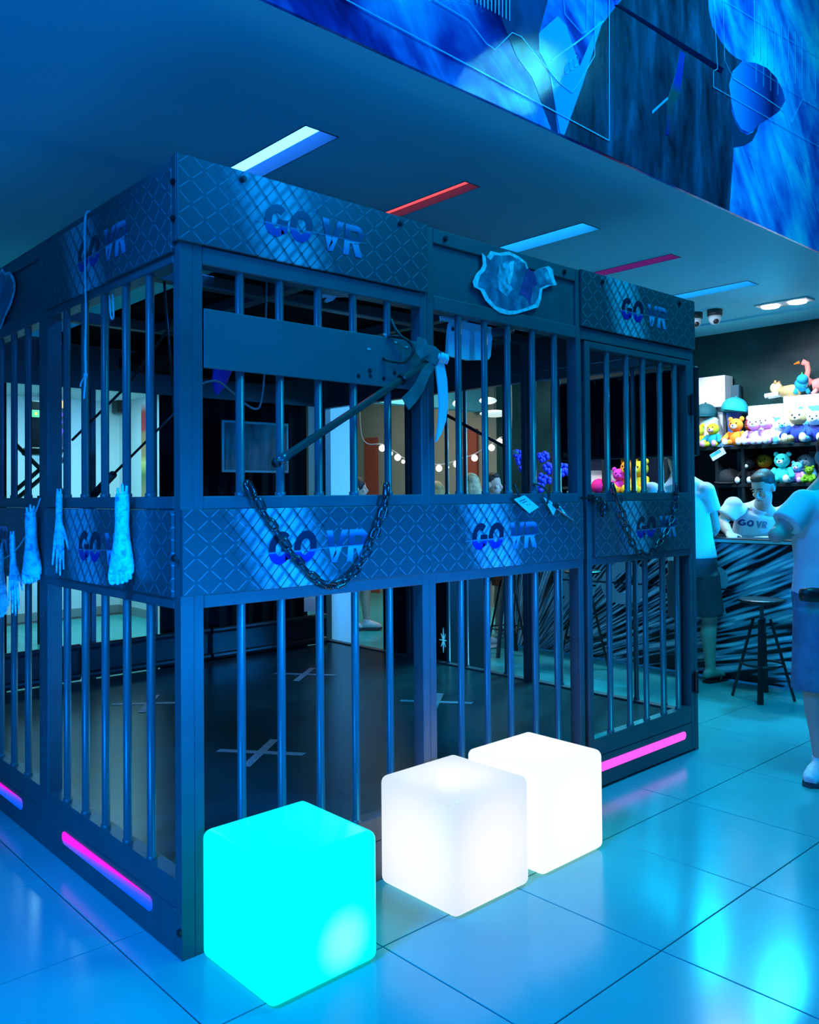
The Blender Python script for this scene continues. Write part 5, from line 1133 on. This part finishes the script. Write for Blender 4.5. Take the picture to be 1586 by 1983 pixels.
        if flip:
            hl = Vector((an.x, an.y, 0))-fwd*.06; tt = Vector((to.x, to.y, 0))+fwd*.05
            P = [(hl.lerp(tt, u)+l2*wd) for u, wd in ((0, .03), (.3, .04), (.7, .052), (.95, .035), (1, 0), (.95, -.035), (.7, -.052), (.3, -.04), (0, -.03))]
            fo = MB().prism([(p.x, p.y) for p in P], lambda u, v, d: (u, v, d), .001, .017).build('flip_flop', BLACK, r)
            q = MB(); m_ = hl.lerp(tt, .8); q.tube([m_+Vector((0, 0, .02)), hl.lerp(tt, .5)+l2*.046+Vector((0, 0, .045)), hl.lerp(tt, .4)+l2*.046+Vector((0, 0, .015))], .007, 6)
            q.tube([m_+Vector((0, 0, .02)), hl.lerp(tt, .5)-l2*.046+Vector((0, 0, .045)), hl.lerp(tt, .4)-l2*.046+Vector((0, 0, .015))], .007, 6); q.build('strap', BLACK, fo)
    return r, shirt, body
TEE = mat('pale_cotton', (.74, .78, .80), .85, bump=.15, bscale=14, spec=.2); DKSH = mat('dark_shorts_cloth', (.07, .08, .10), .85, noise=.2, nscale=6); DENIM = mat('blue_denim', (.11, .22, .32), .85, noise=.22, nscale=14)
HAIRB = mat('dark_brown_hair', (.025, .018, .014), .6, bump=.4, bscale=60); HAIRL = mat('light_brown_hair', (.06, .04, .022), .6, noise=.4, nscale=40, bump=.4, bscale=60); BLOND = mat('blond_hair', (.45, .30, .14), .6, noise=.35, nscale=30, bump=.3, bscale=50)
SNW = mat('white_sneaker', (.62, .68, .72), .6, noise=.15, nscale=30); SNS = mat('dark_sole', (.05, .06, .07), .6, noise=.6, nscale=60)
V = lambda px, py, d, z=None: tuple(atd(px, py, d)) if z is None else (atd(px, py, d).x, atd(px, py, d).y, z)
# man leaning on the counter, seen from behind, partly behind the gate
person('person in pale tee and dark shorts leaning on the counter with back turned', _r, (.75, .45, -.3),
       V(1341, 1085, 6.42), V(1330, 990, 6.48), V(1322, 940, 6.5), V(1316, 915, 6.56), V(1308, 880, 6.62),
       [(V(1262, 952, 6.5), V(1250, 1015, 6.6), V(1262, 1030, 6.85)), (V(1366, 952, 6.42), V(1384, 1022, 6.42), V(1372, 1040, 6.68))],
       [(V(1318, 1115, 6.44), V(1324, 1205, 6.46), V(1332, 1305, 6.42), V(1336, 1317, 6.62, .032)), (V(1364, 1115, 6.40), V(1374, 1200, 6.44), V(1376, 1300, 6.40), V(1402, 1312, 6.50, .032))],
       HAIRB, TEE, DKSH, 1.02, short_to=.86, flip=True, hem=.10)
# man behind the counter
mb, shirtB, bodyB = person('person in white tee with printed lettering leaning over the counter, looking left', (.25, -.97, 0), (-.85, .16, -.42),
       (5.72, .62, .92), V(1463, 1030, 6.86), V(1472, 990, 6.80), V(1477, 977, 6.74), V(1478, 943, 6.66),
       [(V(1420, 980, 6.80), V(1398, 1012, 6.80), V(1412, 1032, 6.62)), (V(1526, 992, 6.74), V(1546, 1022, 6.72), V(1515, 1039, 6.58))],
       [((5.76, .70, .86), (5.78, .72, .46), (5.82, .74, .07), (5.60, .74, .022)), ((5.76, .54, .86), (5.78, .52, .46), (5.82, .50, .07), (5.60, .50, .022))],
       HAIRL, TEE, DKSH, 1.05, eyes=True, sleeves=.62, hem=.05)
from mathutils.bvhtree import BVHTree
dgv = bpy.context.evaluated_depsgraph_get(); bv = BVHTree.FromObject(shirtB, dgv); offB = wloc(shirtB)
def tee_word(txt, u0, wd, m):
    cw = Vector(V(1473, 1016, 6.6)); R3 = Vector(_r); U3 = Vector((0, 0, 1)); tilt = -.09
    g, _w = word(txt, .052, lambda u, v, d: (u0+u, v, d), .002, wd); out = []
    for (u, v, d) in g.v:
        p = cw+R3*u+U3*(v+tilt*u-.025)-Vector(_f)*1.0; hit = bv.ray_cast(p-offB, Vector(_f))
        out.append((hit[0]+offB if hit[0] else p+Vector(_f))-Vector(_f)*(.003+d))
    g.v = [tuple(p) for p in out]; g.build('lettering', m, shirtB)
NAVYP = mat('navy_tee_print', (.03, .06, .22), .7); tee_word('GO', -.088, .088, NAVYP); tee_word('VR', .010, .078, mat('grey_tee_print', (.14, .24, .34), .7))
# man at the right edge
mc, sC, bC = person('person in pale tee and denim shorts at the right edge, elbow out', _r, (.80, .55, -.1),
       V(1604, 1140, 4.32), V(1606, 1030, 4.32), V(1606, 962, 4.3), V(1607, 930, 4.3), V(1612, 882, 4.33),
       [(V(1556, 975, 4.27), V(1504, 1036, 4.22), V(1550, 1018, 4.5)), (V(1660, 975, 4.3), V(1690, 1050, 4.3), V(1650, 1070, 4.5))],
       [(V(1580, 1190, 4.30), V(1577, 1340, 4.27), V(1590, 1466, 4.24, .085), V(1572, 1490, 4.12, .022)), (V(1640, 1190, 4.3), V(1655, 1330, 4.25), V(1665, 1462, 4.22, .085), V(1680, 1490, 4.1, .022))],
       HAIRB, TEE, DENIM, 1.0, shoes=(SNW, SNS), sleeves=.66, short_to=.98, hem=.07)
b = MB(); c = Vector(V(1572, 1152, 4.14)); b.tube([c-Vector(_r)*.055, c, c+Vector(_r)*.10], [(.03, .02), (.036, .022), (.03, .02)], 12, lat=(0, 0, 1)); b.build('waist_pouch', BLACK, mc, smooth=True)
# people at the back
person('person with long blond hair and dark shorts seen from behind through the middle grille', _r, (.6, .78, 0), (4.47, 2.98, .86), (4.47, 2.98, 1.16), (4.47, 2.98, 1.32), (4.47, 2.98, 1.40), (4.48, 2.99, 1.51),
       [((4.33, 3.09, 1.30), (4.28, 3.13, 1.05), (4.36, 3.2, .90)), ((4.61, 2.87, 1.30), (4.66, 2.83, 1.05), (4.70, 2.95, .90))],
       [((4.40, 3.02, .82), (4.43, 3.03, .46), (4.46, 3.04, .08), (4.56, 3.10, .03)), ((4.55, 2.92, .82), (4.60, 2.92, .46), (4.60, 2.92, .08), (4.74, 2.92, .03))],
       BLOND, mat('dark_top_cloth', (.05, .06, .07), .8), mat('black_cloth', (.008, .008, .01), .8), .95, shoes=(mat('blue_sneaker', (.35, .5, .6), .6), WHITEP), longhair=True, short_to=.45, hair_len=.14)
person('person in orange red shorts standing behind the blond one', _r, (.3, -.9, 0), (5.12, 3.30, .90), (5.12, 3.30, 1.2), (5.12, 3.30, 1.37), (5.12, 3.30, 1.45), (5.11, 3.28, 1.53),
       [((4.97, 3.41, 1.35), (4.93, 3.45, 1.1), (5.0, 3.35, .95)), ((5.27, 3.19, 1.35), (5.31, 3.15, 1.1), (5.3, 3.1, .95))],
       [((5.04, 3.36, .86), (5.02, 3.40, .48), (5.02, 3.43, .08), (4.96, 3.34, .03)), ((5.20, 3.26, .86), (5.20, 3.28, .48), (5.22, 3.32, .08), (5.16, 3.23, .03))],
       HAIRB, mat('grey_top_cloth', (.2, .2, .2), .8), mat('orange_red_cloth', (.55, .08, .03), .8), .95, shoes=(mat('grey_sneaker', (.3, .42, .45), .6), WHITEP), short_to=.9)
person('person with dark hair, face in profile, seen through the right bars of the wide grille', _r, (.75, -.6, 0), (4.42, 4.60, .86), (4.42, 4.60, 1.16), (4.42, 4.60, 1.33), (4.42, 4.60, 1.41), (4.43, 4.58, 1.51),
       [((4.29, 4.71, 1.31), (4.25, 4.74, 1.06), (4.35, 4.7, .9)), ((4.55, 4.49, 1.31), (4.6, 4.45, 1.06), (4.6, 4.4, .9))],
       [((4.35, 4.66, .82), (4.35, 4.66, .46), (4.35, 4.66, .08), (4.45, 4.58, .03)), ((4.5, 4.54, .82), (4.5, 4.54, .46), (4.5, 4.54, .08), (4.6, 4.46, .03))],
       HAIRB, mat('grey_top_cloth', (.2, .2, .2), .8), DKSH, .95, longhair=True, hair_len=.05, shoes=(SNW, SNS))
person('person with blond hair half hidden behind the joint of the two front grilles', _r, (.3, .9, 0), (5.02, 4.02, .86), (5.02, 4.02, 1.12), (5.02, 4.02, 1.28), (5.02, 4.02, 1.36), (5.03, 4.02, 1.46),
       [((4.88, 4.13, 1.26), (4.84, 4.16, 1.0), (4.9, 4.2, .86)), ((5.16, 3.91, 1.26), (5.2, 3.88, 1.0), (5.22, 3.95, .86))],
       [((4.95, 4.08, .82), (4.95, 4.08, .46), (4.95, 4.08, .08), (5.05, 4.16, .03)), ((5.1, 3.96, .82), (5.1, 3.96, .46), (5.1, 3.96, .08), (5.2, 4.04, .03))],
       BLOND, mat('grey_top_cloth', (.2, .2, .2), .8), DKSH, .93, longhair=True, hair_len=.1, shoes=(SNW, SNS))
